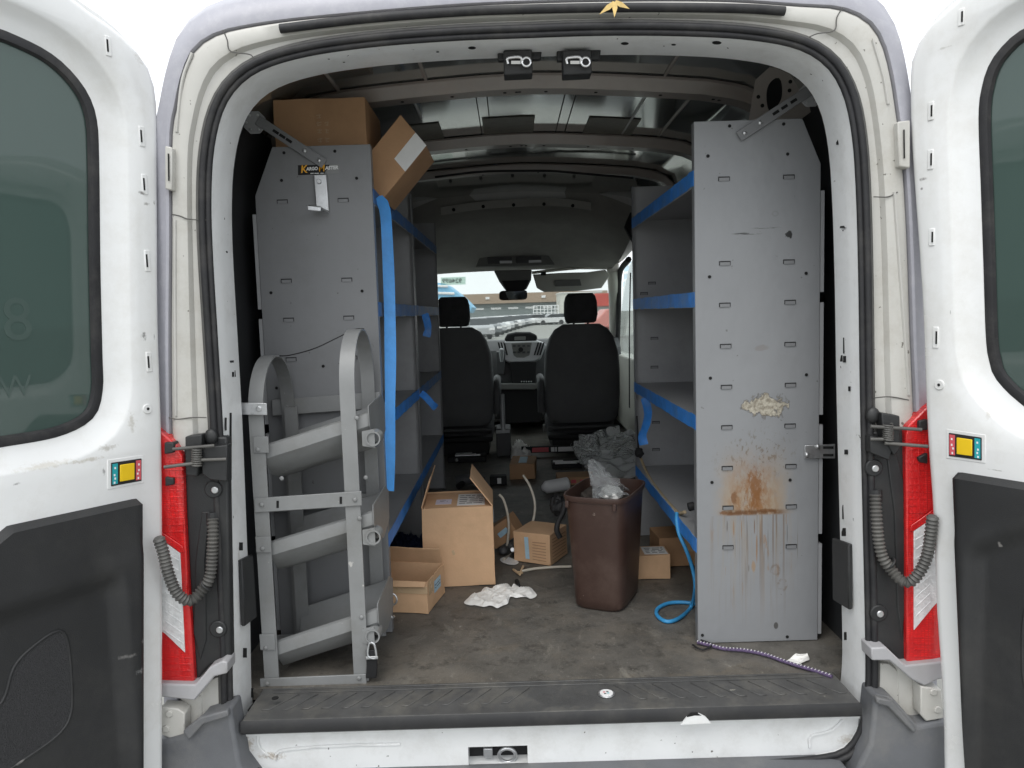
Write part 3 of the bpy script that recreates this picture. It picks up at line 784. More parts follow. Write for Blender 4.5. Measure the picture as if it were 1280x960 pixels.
def prisms(m, c2, sc, amt):
    nt = m.node_tree; N = nt.nodes; L = nt.links; b = N['Principled BSDF']; col = b.inputs['Base Color'].links[0].from_socket
    geo = N.new('ShaderNodeNewGeometry'); sp = N.new('ShaderNodeSeparateXYZ'); cb = N.new('ShaderNodeCombineXYZ')
    L.new(geo.outputs['Position'], sp.inputs[0]); L.new(sp.outputs['X'], cb.inputs['X']); L.new(sp.outputs['Z'], cb.inputs['Y'])
    br = N.new('ShaderNodeTexBrick'); br.inputs['Scale'].default_value = sc; br.inputs['Mortar Size'].default_value = .06; br.offset = 0
    br.inputs['Color1'].default_value = (0, 0, 0, 1); br.inputs['Color2'].default_value = (.55, .55, .55, 1); br.inputs['Mortar'].default_value = (1, 1, 1, 1)
    L.new(cb.outputs[0], br.inputs['Vector'])
    mp = N.new('ShaderNodeMapping'); mp.inputs['Scale'].default_value = (1, 1, .25); L.new(geo.outputs['Position'], mp.inputs['Vector'])
    nz = N.new('ShaderNodeTexNoise'); nz.inputs['Scale'].default_value = 38; nz.inputs['Detail'].default_value = 3; L.new(mp.outputs[0], nz.inputs['Vector'])
    rr_ = N.new('ShaderNodeMapRange'); rr_.inputs['From Min'].default_value = .42; rr_.inputs['From Max'].default_value = .62; L.new(nz.outputs['Fac'], rr_.inputs['Value'])
    ad = N.new('ShaderNodeMath'); ad.operation = 'ADD'; ad.use_clamp = True; L.new(br.outputs['Color'], ad.inputs[0]); L.new(rr_.outputs[0], ad.inputs[1])
    mu = N.new('ShaderNodeMath'); mu.operation = 'MULTIPLY'; L.new(ad.outputs[0], mu.inputs[0]); mu.inputs[1].default_value = amt
    mx = N.new('ShaderNodeMixRGB'); mx.inputs['Color2'].default_value = C4(c2); L.new(mu.outputs[0], mx.inputs['Fac']); L.new(col, mx.inputs['Color1'])
    L.new(mx.outputs[0], b.inputs['Base Color'])
prisms(M['red'], (.36, .006, .008), 55, .6)
prisms(M['clearlens'], (.45, .46, .47), 60, .22)
M['grille'] = mat('speaker_mesh', (.028, .028, .03), .6, var=.5, scale=260, bump=.8, bscale=420)
SPKL = [None]
spk_px = [(0,877),(14,836),(34,812),(69,788),(82,800),(87.5,853),(86,893),(69,919),(21,953),(-30,985),(-60,960),(-40,910)]
FL, door_l = rear_door(-1, (-.925, -.03), 30,
    [(205,1100),(204.5,960),(204.5,660),(203,536),(199,400),(198,250),(197.5,140),(194,105),(185.6,82),(165,55),(137.5,31),(103,7)],
    [(-40,24),(0,38),(51.6,62),(82.5,86),(106.5,117),(118,150),(121,200),(122.5,330),(125,440),(125.5,488),(113.5,522.5),(72,545),(0,558.6),(-40,565)],
    [(184,622),(17,658),(-2,674)], [(0,752),(140,708),(150,900)],
    [(134.5,50,65),(176.5,163,178),(180,223,238),(183.5,318,334),(185.5,445,460)], (184, 511),
    [(177,573),(139,578.5),(139,608),(177,601)], 'left rear door with tinted window and scuffed black trim panel')
FR, door_r = rear_door(1, (.892, -.03), 30,
    [(1181,1100),(1179,960),(1177,871),(1170,767),(1165,640),(1158,536),(1153,400),(1149,330),(1142.6,241),(1138,172),(1136.5,110),(1137.5,79),(1142.6,62),(1156,38),(1184,10)],
    [(1320,20),(1280,38),(1258,56),(1240,80),(1230,110),(1226,148),(1229,240),(1232,330),(1235,420),(1239,450),(1248,474),(1280,505),(1320,522)],
    [(1184,590),(1186,590),(1280,605),(1310,610)], [(1280,655),(1222,675),(1225,900)],
    [(1202,15,28),(1164,132,146),(1163.5,192,207),(1165,290,303),(1170,414,430)], (1174.5, 481),
    [(1186,541),(1227,547),(1227,575.5),(1186,570)], 'right rear door with tinted window and black trim panel')
dk = (.10, .095, .09)
stain(M['jamb'], [(P(292, 452, .08), .012, .006, (.15, .14, .13), .8), (P(286, 312, .08), .012, .006, (.12, .12, .11), .8), (P(1052, 286, .08), .02, .006, (.10, .10, .10), .8), (P(340, 945, .012), .05, .012, (.33, .26, .18), .6), (P(312, 930, .012), .015, .03, (.36, .29, .2), .6), (P(1060, 925, .012), .03, .02, (.4, .34, .26), .5), (P(300, 700, .08), .01, .05, (.5, .47, .42), .5)])
stain(M['white'], [(FL.hit(177, 241), .010, .006, (.12, .11, .10), .8), (FL.hit(183, 255), .014, .005, (.3, .29, .27), .8), (FL.hit(193, 254), .003, .008, (.3, .29, .27), .8), (FL.hit(180, 420), .009, .012, dk, .8), (FL.hit(193, 421), .003, .010, (.3, .3, .3), .8),
    (FL.hit(130, 590), .004, .012, dk, .6), (FL.hit(135, 560), .030, .010, (.35, .32, .27), .6), (FL.hit(165, 528), .012, .030, (.4, .37, .31), .55), (FL.hit(110, 575), .05, .006, (.42, .38, .31), .6), (FL.hit(20, 605), .010, .004, dk, .7), (FL.hit(60, 582), .08, .010, (.5, .46, .38), .5),
    (FL.hit(140, 20), .05, .012, (.45, .42, .38), .6), (FL.hit(175, 70), .016, .03, (.45, .42, .38), .5), (FL.hit(10, 18), .006, .004, dk, .7),
    (FR.hit(1154, 224), .012, .006, (.2, .19, .18), .8), (FR.hit(1152, 236), .004, .004, dk, .7), (FR.hit(1180, 60), .022, .004, (.4, .38, .35), .6), (FR.hit(1246, 588), .024, .002, (.25, .24, .22), .7), (FR.hit(1188, 390), .002, .008, dk, .6), (FR.hit(1194, 272), .002, .002, dk, .7), (FR.hit(1235, 515), .012, .02, (.5, .47, .42), .5), (FR.hit(1155, 700), .006, .12, (.5, .48, .44), .5)])
stain(M['trim'], [(FL.hit(178, 800, .02), .016, .012, (.20, .20, .20), .8), (FL.hit(172, 838, .02), .018, .010, (.26, .26, .26), .8), (FL.hit(158, 820, .02), .03, .006, (.16, .155, .15), .7), (FL.hit(178, 855, .02), .006, .012, (.24, .24, .24), .7), (FL.hit(148, 880, .02), .002, .004, (.3, .3, .3), .8)])
M['glassmark'] = mat('faint_glass_mark', (.06, .09, .08), .2, var=.05)
for ch, u, v, hh in (('8', 22, 402, .13), ('W', 20, 484, .065)):
    p = FL.hit(u, v, -.0395)
    o = text(ch, 'window_lettering', M['glassmark'], hh, (0, 0, 0), (0, 0, 0), door_l)
    o.matrix_local = Matrix.Translation(p) @ Matrix((-FL.d, Vector((0, 0, 1)), FL.n)).transposed().to_4x4()

# ------------------------------------------------------------------ rear corners: lights, trim, hinges, bumper
def pr(px, Y, th, name, m, parent=van, bevel=.0015, label=None):
    return MB().prism([P(u, v, Y) for u, v in px], (0, th, 0)).build(name, m, parent, bevel=bevel, label=label)
tl = pr([(160,515),(203,541),(219,555),(228,570),(230,640),(235,733),(239,785),(243,855),(206,853),(160,850)], -.030, .05, 'tail_light', M['red'], bevel=.004)
pr([(160,652),(206,678),(225,692),(231,816),(206,792),(160,765)], -.034, .004, 'clear_lens', M['clearlens'], tl, .001)
pr([(160,640),(206,668),(228,683),(230,690),(225,691),(206,677),(160,652)], -.035, .003, 'lens_divider', M['red'], tl, .001)
for u in (210, 218, 226):
    pr([(u, 575), (u + 1, 575), (u + 3.5, 664), (u + 2.5, 664)], -.0315, .002, 'lens_rib', M['red'], tl, .0003)
tr_ = pr([(1200,485),(1158,510),(1134,533),(1132,545),(1133,640),(1133,760),(1134,831),(1169,827),(1200,822)], -.030, .05, 'tail_light', M['red'], bevel=.004)
pr([(1200,622),(1163,650),(1142.6,664),(1142.6,788),(1168,757),(1200,725)], -.034, .004, 'clear_lens', M['clearlens'], tr_, .001)
pr([(1200,614),(1163,640),(1139,657),(1138,664),(1142,664),(1163,650),(1200,622)], -.035, .003, 'lens_divider', M['red'], tr_, .001)
for u in (1139, 1148, 1157):
    pr([(u, 550), (u + 1, 550), (u + 2, 640), (u + 1, 640)], -.0315, .002, 'lens_rib', M['red'], tr_, .0003)
for lt, u0_, u1_, sg in ((tl, 206, 229, 1), (tr_, 1137, 1158, -1)):       # moulded flutes and reflector cups behind the lens face
    vtop, vbot = (578, 664) if sg > 0 else (552, 640)
    for k in range(11):
        v_ = vtop + (vbot - vtop) * k / 10
        pr([(u0_, v_), (u1_ + k * .12, v_ - sg * .4), (u1_ + k * .12, v_ + 1.1), (u0_, v_ + 1.5)], -.0318, .0022, 'lens_rib', M['red'], lt, .0003)
    for k in range(4):
        v_ = (822 if sg > 0 else 796) + k * 8
        pr([(u0_ + (0 if sg > 0 else 6), v_), (u1_ + 10, v_ - sg * .4), (u1_ + 10, v_ + 1.1), (u0_ + (0 if sg > 0 else 6), v_ + 1.5)], -.0318, .0022, 'lens_rib', M['red'], lt, .0003)
    for k in range(9):                                                     # flutes of the clear section
        f_ = k / 8
        a_, b_ = ((206, 690 + 98 * f_), (223 + 6 * f_, 700 + 104 * f_)) if sg > 0 else ((1145, 674 + 96 * f_), (1163, 664 + 88 * f_))
        pr([a_, b_, (b_[0], b_[1] + 1.4), (a_[0], a_[1] + 1.4)], -.0352, .0014, 'lens_rib', M['clearlens'], lt, .0003)
# black pillar trims
tp = pr([(229,560),(238,545),(284,546),(289,828),(262,832),(245,852),(240,790),(232,640)], -.014, .03, 'pillar_trim', M['plastic'], bevel=.006)
pr([(252,640),(244,700),(241,790),(250,826),(258,800),(256,700),(262,640)], -.018, .006, 'trim_rib', M['plastic'], tp, .004)
tq = pr([(1086,540),(1128,535),(1134,560),(1134,825),(1128,832),(1110,812),(1092,810)], -.014, .03, 'pillar_trim', M['plastic'], bevel=.006)
pr([(1108,565),(1118,640),(1122,760),(1128,800),(1132,760),(1130,600),(1120,562)], -.018, .006, 'trim_rib', M['plastic'], tq, .004)
for (u, v, par) in ((266, 612, tp), (272, 787, tp), (1093, 585, tq), (1099, 767, tq)):
    MB().cyl(P(u, v, -.020), (0, 1, 0), .022, .008, 20).build('trim_boss', M['plastic'], par, bevel=.003)
    MB().cyl(P(u + 2, v + 1, -.0235), (0, 1, 0), .009, .006, 12).build('trim_screw', M['zinc'], par, bevel=.002)
# door check assemblies with rods and spring
def check(parts, rods, spring, dome):
    base = pr(parts[0], -.045, .035, 'door_check', M['plastic'], bevel=.003)
    for px in parts[1:]: pr(px, -.040, .03, 'check_bracket', M['plastic'], base, .003)
    for (a, b, ya, yb) in rods:
        MB().tube([P(*a, ya), P(*b, yb)], .0042, 8).build('check_rod', M['conduit'], base, smooth=60)
    (u, v0, v1) = spring; a, b = P(u, v0, -.05), P(u, v1, -.05); n = 70
    MB().tube([a.lerp(b, i / n) + Vector((math.cos(i * .75) * .011, math.sin(i * .75) * .011, 0)) for i in range(n + 1)], .0024, 6).build('check_spring', M['conduit'], base, smooth=60)
    MB().cyl(P(u, v0, -.05), (0, 0, -1), .008, (a - b).length, 12).build('check_pin', M['black'], base)
    MB().sphere(P(*dome, -.02), .017, 14, 8, (1, .7, 1.2)).build('check_dome', M['plastic'], base, smooth=60)
check([[(231,546),(252,543),(252,556),(246,596),(232,594)], [(252,560),(284,556),(284,602),(262,600),(252,592)], [(205,553),(217,553),(217,566),(205,568)], [(206,596),(217,598),(217,606),(206,608)]],
      [((216, 561.5), (268, 557), -.06, -.05), ((205, 584), (244, 579), -.07, -.055), ((250, 575), (283, 574), -.05, -.04)], (246, 560, 583), (264, 546))
check([[(1102,516),(1125,520),(1126,560),(1118,570),(1104,545)], [(1088,545),(1106,548),(1116,560),(1112,576),(1088,566)], [(1149,526),(1160,524),(1160,538),(1149,538)], [(1148,572),(1160,566),(1160,580),(1150,578)]],
      [((1088, 533), (1152, 537), -.05, -.06), ((1088, 549), (1106, 549), -.04, -.05), ((1106, 554), (1160, 558), -.055, -.07)], (1110, 530, 551), (1091, 519))
# corrugated cable conduits
def conduit(px):
    pts = cat([P(u, v, y) for u, v, y in px], 220)
    rr = [.0125 + .0022 * math.sin(i * 2 * math.pi / 5) for i in range(220)]
    c = MB().tube(pts, rr, 12).build('cable_conduit', M['conduit'], van, smooth=60)
    return c
c1 = conduit([(266,648,-.02),(266,670,-.03),(265,700,-.035),(262,722,-.04),(252,738,-.045),(240,750,-.06),(230,749,-.07),(219,738,-.08),(210,715,-.09),(204,690,-.10),(198,672,-.11)])
MB().cyl(P(266, 640, -.01), (0, -.1, -1), .016, .03, 12).build('conduit_boot', M['plastic'], c1)
MB().ring(P(258, 731, -.042), (1, 0, .9), .015, .003).build('conduit_clip', M['plastic'], c1, smooth=60)
c2 = conduit([(1094,618,-.02),(1096,650,-.03),(1099,680,-.035),(1104,698,-.04),(1114,712,-.045),(1126,725,-.06),(1138,727,-.07),(1150,714,-.08),(1159,694,-.09),(1163,670,-.10),(1166,645,-.11)])
MB().cyl(P(1094, 612, -.01), (0, -.1, -1), .016, .03, 12).build('conduit_boot', M['plastic'], c2)
MB().ring(P(1112, 704, -.042), (1, 0, -.9), .015, .003).build('conduit_clip', M['plastic'], c2, smooth=60)
# upper hinge plates
for px in ([(206,182),(215,184),(215,238),(206,236)], [(1122,152),(1138,150),(1138,210),(1124,208)]):
    h = pr(px, -.03, .03, 'hinge_plate', M['white_frame'], bevel=.003)
    (u0, v0), (u1, v1) = px[0], px[2]
    MB().tube([P((u0 + u1) / 2, v0 + 10, -.033), P((u0 + u1) / 2 + .5, v1 - 12, -.033)], .0018, 6).build('hinge_gap', M['hole'], h)
# ledge, lower hinges and bumper corners
pr([(160,852),(206,855),(244,856),(262,834),(278,826),(284,828),(284,842),(268,846),(243,876),(206,872),(160,868)], -.05, .06, 'corner_ledge', M['ledge'], bevel=.004)
pr([(232,862),(284,842),(292,890),(250,905),(228,895)], -.004, .02, 'corner_panel', M['white_frame'], bevel=.002)
hb = pr([(200,884),(222,886),(231,892),(230,925),(222,927),(200,918)], -.05, .04, 'lower_hinge', M['white_frame'], bevel=.003)
for u, v in ((211, 893), (207, 912)): MB().cyl(P(u, v, -.054), (0, 1, 0), .010, .008, 6).build('hinge_bolt', M['white_frame'], hb, bevel=.002)
pr([(1200,845),(1172,850),(1156,858),(1140,850),(1112,826),(1090,826),(1089,810),(1108,809),(1132,832),(1172,828),(1200,822)], -.05, .06, 'corner_ledge', M['ledge'], bevel=.004)
pr([(1090,828),(1112,830),(1142,856),(1152,888),(1110,880),(1090,872)], -.004, .02, 'corner_panel', M['white_frame'], bevel=.002)
hb = pr([(1151,858),(1177,862),(1180,898),(1158,902),(1151,894)], -.05, .04, 'lower_hinge', M['white_frame'], bevel=.003)
for u, v in ((1168, 866), (1173, 888)): MB().cyl(P(u, v, -.054), (0, 1, 0), .010, .008, 6).build('hinge_bolt', M['white_frame'], hb, bevel=.002)
# bumper: a stepped bar across the back under the sill
def bump(px, Y0, Y1): return [P(u, v, Y0) for u, v in px], (0, Y1 - Y0, 0)
bump_l = [(150,930),(205,926),(234,918),(252,897),(288,885),(300,958),(320,985),(320,1100),(150,1100)]
bump_r = [(1230,908),(1177,903),(1148,908),(1116,872),(1094,869),(1088,930),(1060,985),(1060,1100),(1230,1100)]
b_ = MB(); 
for px in (bump_l, bump_r):
    b_.prism([P(u, v, -.06) for u, v in px], (0, .08, 0))
zt_ = P(640, 975, -.06).z
b_.box(P(318, 985, -.06).x, P(1062, 985, -.06).x, -.06, .02, P(640, 1100, -.06).z, zt_)
bumper = b_.build('rear_bumper', M['bumper'], van, bevel=.010, seg=3)
pr([(228,915),(250,897),(284,888),(286,896),(254,906),(236,926)], -.075, .02, 'bumper_ridge', M['bumper'], bumper, .004)
pr([(1096,872),(1114,876),(1146,912),(1143,918),(1110,884),(1096,880)], -.075, .02, 'bumper_ridge', M['bumper'], bumper, .004)

# ------------------------------------------------------------------ jamb details (on the inner side faces of the jambs)
jl = lambda pts, m, nm, th=.002: MB().prism([Vector((PX(u, v, XJL).x + .0, PX(u, v, XJL).y, PX(u, v, XJL).z)) for u, v in pts], (th, 0, 0)).build(nm, m, van, bevel=.0006, seg=1)
def near_x(v, right):
    pts = [p for p in SEAL if (p.x > 0) == right]
    p0 = P(1075 if right else 270, v, 0)
    return min(pts, key=lambda q: abs(q.z - p0.z)).x
def jpatch(px, nm, m, th=.002, bev=.0006):
    right = px[0][0] > 640
    vm = sum(v for u, v in px) / len(px)
    X = near_x(vm, right) + (-.010 if right else .010)
    return MB().prism([PX(u, v, X) for u, v in px], (-th if right else th, 0, 0)).build(nm, m, van, bevel=bev, seg=1)
jpatch([(297,700),(311,693),(316,772),(301,783)], 'jamb_plug', M['plastic'], .012, .003)
jpatch([(1045,672),(1066,680),(1066,762),(1046,750)], 'jamb_plug', M['plastic'], .012, .003)
for u, v, a, h in ((282,530,.7,8),(288,558,1,42),(299,140,1.5,6),(282,193,1.2,5),(285,197,1.2,5),(294,467,1.2,4),(291,468,1.0,3),(301,683,2,5),(306,816,2,6),(315,866,1.5,6),
                   (1041,176,1.2,6),(1047,175,1.2,6),(1052,448,1.6,4),(1056,449,1.6,4),(1062,486,1.2,3),(1058,565,2,3),(1055,665,2.5,5),(1057,795,1.5,5),(1057,846,1.5,6),(1055,432,.6,10),(1054,640,.7,9),(1040,118,1.2,5)):
    jpatch([(u - a, v - h), (u + a, v - h), (u + a, v + h), (u - a, v + h)], 'jamb_slot', M['hole'], .0014, 0)
for u, v in ((291, 452), (286, 315), (1052, 284), (1050, 288)):
    jpatch([(u - 4, v - 1.2), (u + 3, v - 1.8), (u + 5, v + .8), (u - 3, v + 1.4)], 'jamb_scuff', M['rubber'], .0010, 0)

# ================================================================== the cab
# body of the cab: lower sides, pillars, roof, windshield, bonnet
mb = MB()
for s in (-1, 1):
    mb.box(s * .905 - .02, s * .905 + .02, 3.3, 5.4, -.45, .60)
mb.box(-.92, .92, 5.40, 5.46, -.45, .62)
mb.build('cab_lower_body', M['white'], van)
for s in (1, -1):
    # door lining below the window, beige-grey
    MB().box(s * .86 - .02, s * .86 + .02, 3.62, 5.0, .05, .64).build('cab_door_lining', M['cablight'], van, bevel=.01)
    MB().prism([Vector((s * .885, 3.28, -.1)), Vector((s * .885, 3.66, -.1)), Vector((s * .885, 3.70, .6)), Vector((s * .84, 3.72, 1.42)), Vector((s * .80, 3.28, 1.62))], (s * .03, 0, 0)).build('door_pillar', M['black'], van)
    # windscreen pillar: beige trim
    MB().tube(cat([(s * .74, 4.18, 1.36), (s * .80, 4.55, 1.13), (s * .85, 4.95, .85), (s * .88, 5.2, .62)], 16), .050, 10, sx=1.2).build('windscreen_pillar', M['cablight'], van, smooth=60)
    MB().add([(s * .895, 3.66, .62), (s * .895, 5.05, .62), (s * .84, 4.25, 1.34), (s * .83, 3.72, 1.38)], [(0, 1, 2, 3)]).build('side_glass', M['sideglass'], van)
    # door window frame
    MB().tube(cat([(s * .88, 5.02, .66), (s * .84, 4.6, 1.02), (s * .80, 4.22, 1.30), (s * .80, 3.75, 1.38)], 16), .022, 8).build('window_channel', M['rubber'], van, smooth=60)
# windshield
ws = [[(-.72, 4.22, 1.335), (-.36, 4.28, 1.35), (0, 4.30, 1.355), (.36, 4.28, 1.35), (.72, 4.22, 1.335)], [(-.88, 5.30, .62), (-.44, 5.38, .62), (0, 5.40, .62), (.44, 5.38, .62), (.88, 5.30, .62)]]
mb = MB(); mb.loft([[Vector(p) for p in r] for r in ws], False)
mb.build('windshield', M['windshield'], van, smooth=60)
# inventory number stuck to the glass, read from outside (so mirrored from in here)
def wsp(u, v, off=.012):
    """point on the windshield plane x, y = 4.30 + ..."""
    d = ray(u, v); A = (5.40 - 4.30) / (.62 - 1.355)
    s = (4.30 + A * (CAM.z - 1.355) - CAM.y) / (d.y - A * d.z)
    return CAM + d * (s - off)
q = [wsp(*p, .03) for p in ((551, 347), (582, 346), (582, 355.5), (551, 356.5))]
lab = MB().add(q, [(0, 1, 2, 3)]).build('number_sticker', M['sticker'], van)
nrm = (q[1] - q[0]).cross(q[3] - q[0]).normalized()
xa = (q[1] - q[0]).normalized(); za = (q[0] - q[3]).normalized()
Rm = Matrix((-xa, za, (-xa).cross(za))).transposed().to_4x4()
t_ = text('924699', 'sticker_digits', M['ink'], .085, (0, 0, 0), (0, 0, 0), lab, sx=.62, offset=.0012)
t_.matrix_local = Matrix.Translation((q[0] + q[2]) / 2 - ray(566, 351) * .006 - xa * .01) @ Rm @ Matrix.Diagonal((.62, 1, 1, 1))
# roof of the cab and its lining with the overhead shelf
zc = 1.60
rows = [[(-.92, 3.24, 1.62), (-.45, 3.24, 1.80), (0, 3.24, 1.83), (.45, 3.24, 1.80), (.92, 3.24, 1.62)],
        [(-.80, 3.28, 1.60), (-.45, 3.28, 1.690), (0, 3.28, 1.70), (.45, 3.28, 1.690), (.80, 3.28, 1.60)],
        [(-.78, 3.55, 1.50), (-.45, 3.60, 1.61), (0, 3.62, 1.63), (.45, 3.60, 1.61), (.78, 3.55, 1.50)],
        [(-.76, 3.85, 1.40), (-.45, 3.88, 1.46), (0, 3.90, 1.475), (.45, 3.88, 1.46), (.76, 3.85, 1.40)],
        [(-.74, 4.05, 1.36), (-.45, 4.08, 1.375), (0, 4.10, 1.38), (.45, 4.08, 1.375), (.74, 4.05, 1.36)],
        [(-.73, 4.24, 1.335), (-.40, 4.29, 1.350), (0, 4.30, 1.355), (.40, 4.29, 1.35), (.73, 4.24, 1.335)]]
mb = MB(); mb.loft([cat(r, 24) for r in rows], False)
liner = mb.build('headliner', M['liner'], van, smooth=70)
mb = MB(); mb.loft([cat([Vector((p[0] * 1.12, p[1] - .02, p[2] + .06)) for p in r], 24) for r in rows], False)
mb.build('cab_roof', M['white'], van, smooth=70)
for s in (-1, 1):     # gap filler between wall, pillar and lining
    MB().prism([Vector((s * .90, 3.25, .0)), Vector((s * .90, 3.25, 1.5)), Vector((s * .74, 3.25, 1.66)), Vector((s * .70, 3.25, 1.56)), Vector((s * .84, 3.25, 1.3)), Vector((s * .85, 3.25, 0))], (0, .06, 0)).build('cab_arch', M['black'], van, bevel=.01)
def lp(u, v, Y): return P(u, v, Y)
oc = MB(); oc.prism([P(594, 334, 3.98), P(601, 319, 3.96), P(684, 317, 3.96), P(694, 331, 3.98)], (0, .12, 0))
ocb = oc.build('overhead_console', M['cabgrey'], van, bevel=.008)
for px in ([(609, 321.5), (640, 321), (640, 329), (610, 330)], [(645, 321), (676, 320), (677, 328), (645, 329)]):
    MB().prism([P(u, v, 3.955) for u, v in px], (0, .01, 0)).build('console_lamp', M['dash'], ocb, bevel=.004)
    MB().prism([P(u * .5 + px[2][0] * .5, v * .4 + px[2][1] * .6, 3.950) for u, v in px], (0, .008, 0)).build('lamp_lens', M['silver'], ocb)
# beige edge of the lining and the sun visor
MB().tube(cat([P(665, 341, 4.2), P(700, 337, 4.2), P(760, 331, 4.18), P(775, 326, 4.1)], 20), .012, 8).build('lining_edge', M['cablight'], van, smooth=60)
vis = MB(); vis.prism([P(u, v, 4.16) for u, v in ((666,343),(700,341),(735,340),(757,337),(762,345),(752,360),(720,364),(680,365),(671,360))], (0, .022, 0))
visor = vis.build('sun_visor', M['cablight'], van, bevel=.006)
MB().prism([P(u, v, 4.152) for u, v in ((693,350),(725,349),(727,357),(694,358))], (0, .006, 0)).build('visor_mirror_flap', M['cabgrey'], visor, bevel=.002)
MB().cyl(P(676, 342, 4.14), (1, 0, 0), .014, .04, 10).build('visor_clip', M['black'], visor)
# camera pod and mirror
pod = MB(); pod.prism([P(u, v, 4.12) for u, v in ((617,338),(665,337),(664,350),(658,362),(632,363),(624,352))], (0, .05, 0))
pod = pod.build('mirror_pod', M['cabgrey'], van, bevel=.01)
MB().prism([P(u, v, 4.10) for u, v in ((627,351),(662,350),(656,363),(633,364))], (0, .02, 0)).build('pod_face', M['black'], pod, bevel=.004)
mir = MB(); mir.prism([P(u, v, 4.06) for u, v in cat2([(626,364),(641,363),(657,363),(659,368),(657,374),(641,375),(626,375),(624,370)], 32)], (0, .03, 0))
mir = mir.build('rear_view_mirror', M['black'], van, bevel=.004)
mirg = mat('mirror_glass', (.8, .85, .84), .03, 1.0, var=.02)
MB().prism([P(u, v, 4.055 - (374 - v) * .0004 - (u - 641) * .0009) for u, v in cat2([(627,365),(641,364.3),(656,364),(658,368),(656,373),(641,374),(627,374),(625.3,370)], 32)], (0, .004, 0)).build('mirror_glass', mirg, mir)
# right side: seat belt, door edge
MB().strap(cat([(.80, 3.68, 1.28), (.79, 3.70, .9), (.78, 3.70, .3)], 12), (0, .045, 0), .003).build('seat_belt', M['black'], van)

# dashboard
db = MB()
prof = [(4.62, .30), (4.60, .52), (4.66, .70), (4.80, .775), (5.05, .78), (5.36, .66), (5.36, .1), (4.75, .1)]
db.loft([[Vector((x, y, z)) for y, z in prof] for x in (-.86, -.3, .3, .86)], True, True)
dash = db.build('dashboard', M['dash'], van, smooth=35)
DY = 4.50
def dpx(px, Y, th, nm, m, par=dash, bev=.003): return MB().prism([P(u, v, Y) for u, v in px], (0, th, 0)).build(nm, m, par, bevel=bev)
dpx([(630,425),(634,418),(645,415.5),(663,415.5),(671,419),(672,424),(668,428),(634,428)], DY, .25, 'display_hood', M['black'], bev=.012)
dpx([(643,421),(657,420.5),(657,425),(643,425.5)], DY - .004, .006, 'display_screen', M['cabgrey'])
dpx([(631,427),(671,426),(683,430),(676,449),(668,453),(636,454),(626,449)], DY - .02, .25, 'centre_stack', M['silver'], bev=.014)
dpx([(639,429),(665,428),(662,444),(655,447),(646,447),(642,444)], DY - .026, .01, 'radio_panel', M['cabgrey'])
MB().cyl(P(651, 437, DY - .04), (0, 1, 0), .020, .02, 16).build('radio_knob', M['black'], dash, bevel=.003)
for i in range(4):
    for j in range(2):
        dpx([(641 + i * 6, 431 + j * 8), (644.5 + i * 6, 431 + j * 8), (644.5 + i * 6, 433.5 + j * 8), (641 + i * 6, 433.5 + j * 8)], DY - .03, .005, 'radio_button', M['dash'], bev=.001)
for x in (672, 675.5, 679): dpx([(x, 428), (x + 2, 428), (x - 3, 444), (x - 5, 444)], DY - .028, .01, 'vent_slat', M['black'], bev=.001)
for x in (622, 625.5, 629): dpx([(x, 428), (x + 2, 428), (x + 6, 444), (x + 4, 444)], DY - .028, .01, 'vent_slat', M['black'], bev=.001)
dpx([(637,453),(671,452),(669,478),(640,480)], DY - .03, .3, 'centre_tray', M['black'], bev=.006)
dpx([(620,440),(632,440),(630,468),(620,468)], DY - .05, .2, 'shift_panel', M['dash'], bev=.006)
dpx([(622,480),(670,480),(676,474),(678,482),(668,487),(624,487)], DY - .10, .08, 'tray_lip', M['cabgrey'], bev=.006)
dpx([(624,487),(676,486),(676,528),(630,530)], DY - .05, .3, 'lower_console', M['black'], bev=.01)
k_ = MB(); k_.tube([P(627, 452, DY - .10), P(627, 442, DY - .11), P(627, 436, DY - .12)], [.012, .022, .018], 12); k_.build('shift_knob', M['silver'], dash, smooth=60)
for i in range(5):
    q = P(652 + i * 3, 477, DY - .11); MB().sphere(q, .006, 8, 6).build('tray_stud', M['silver'], dash)

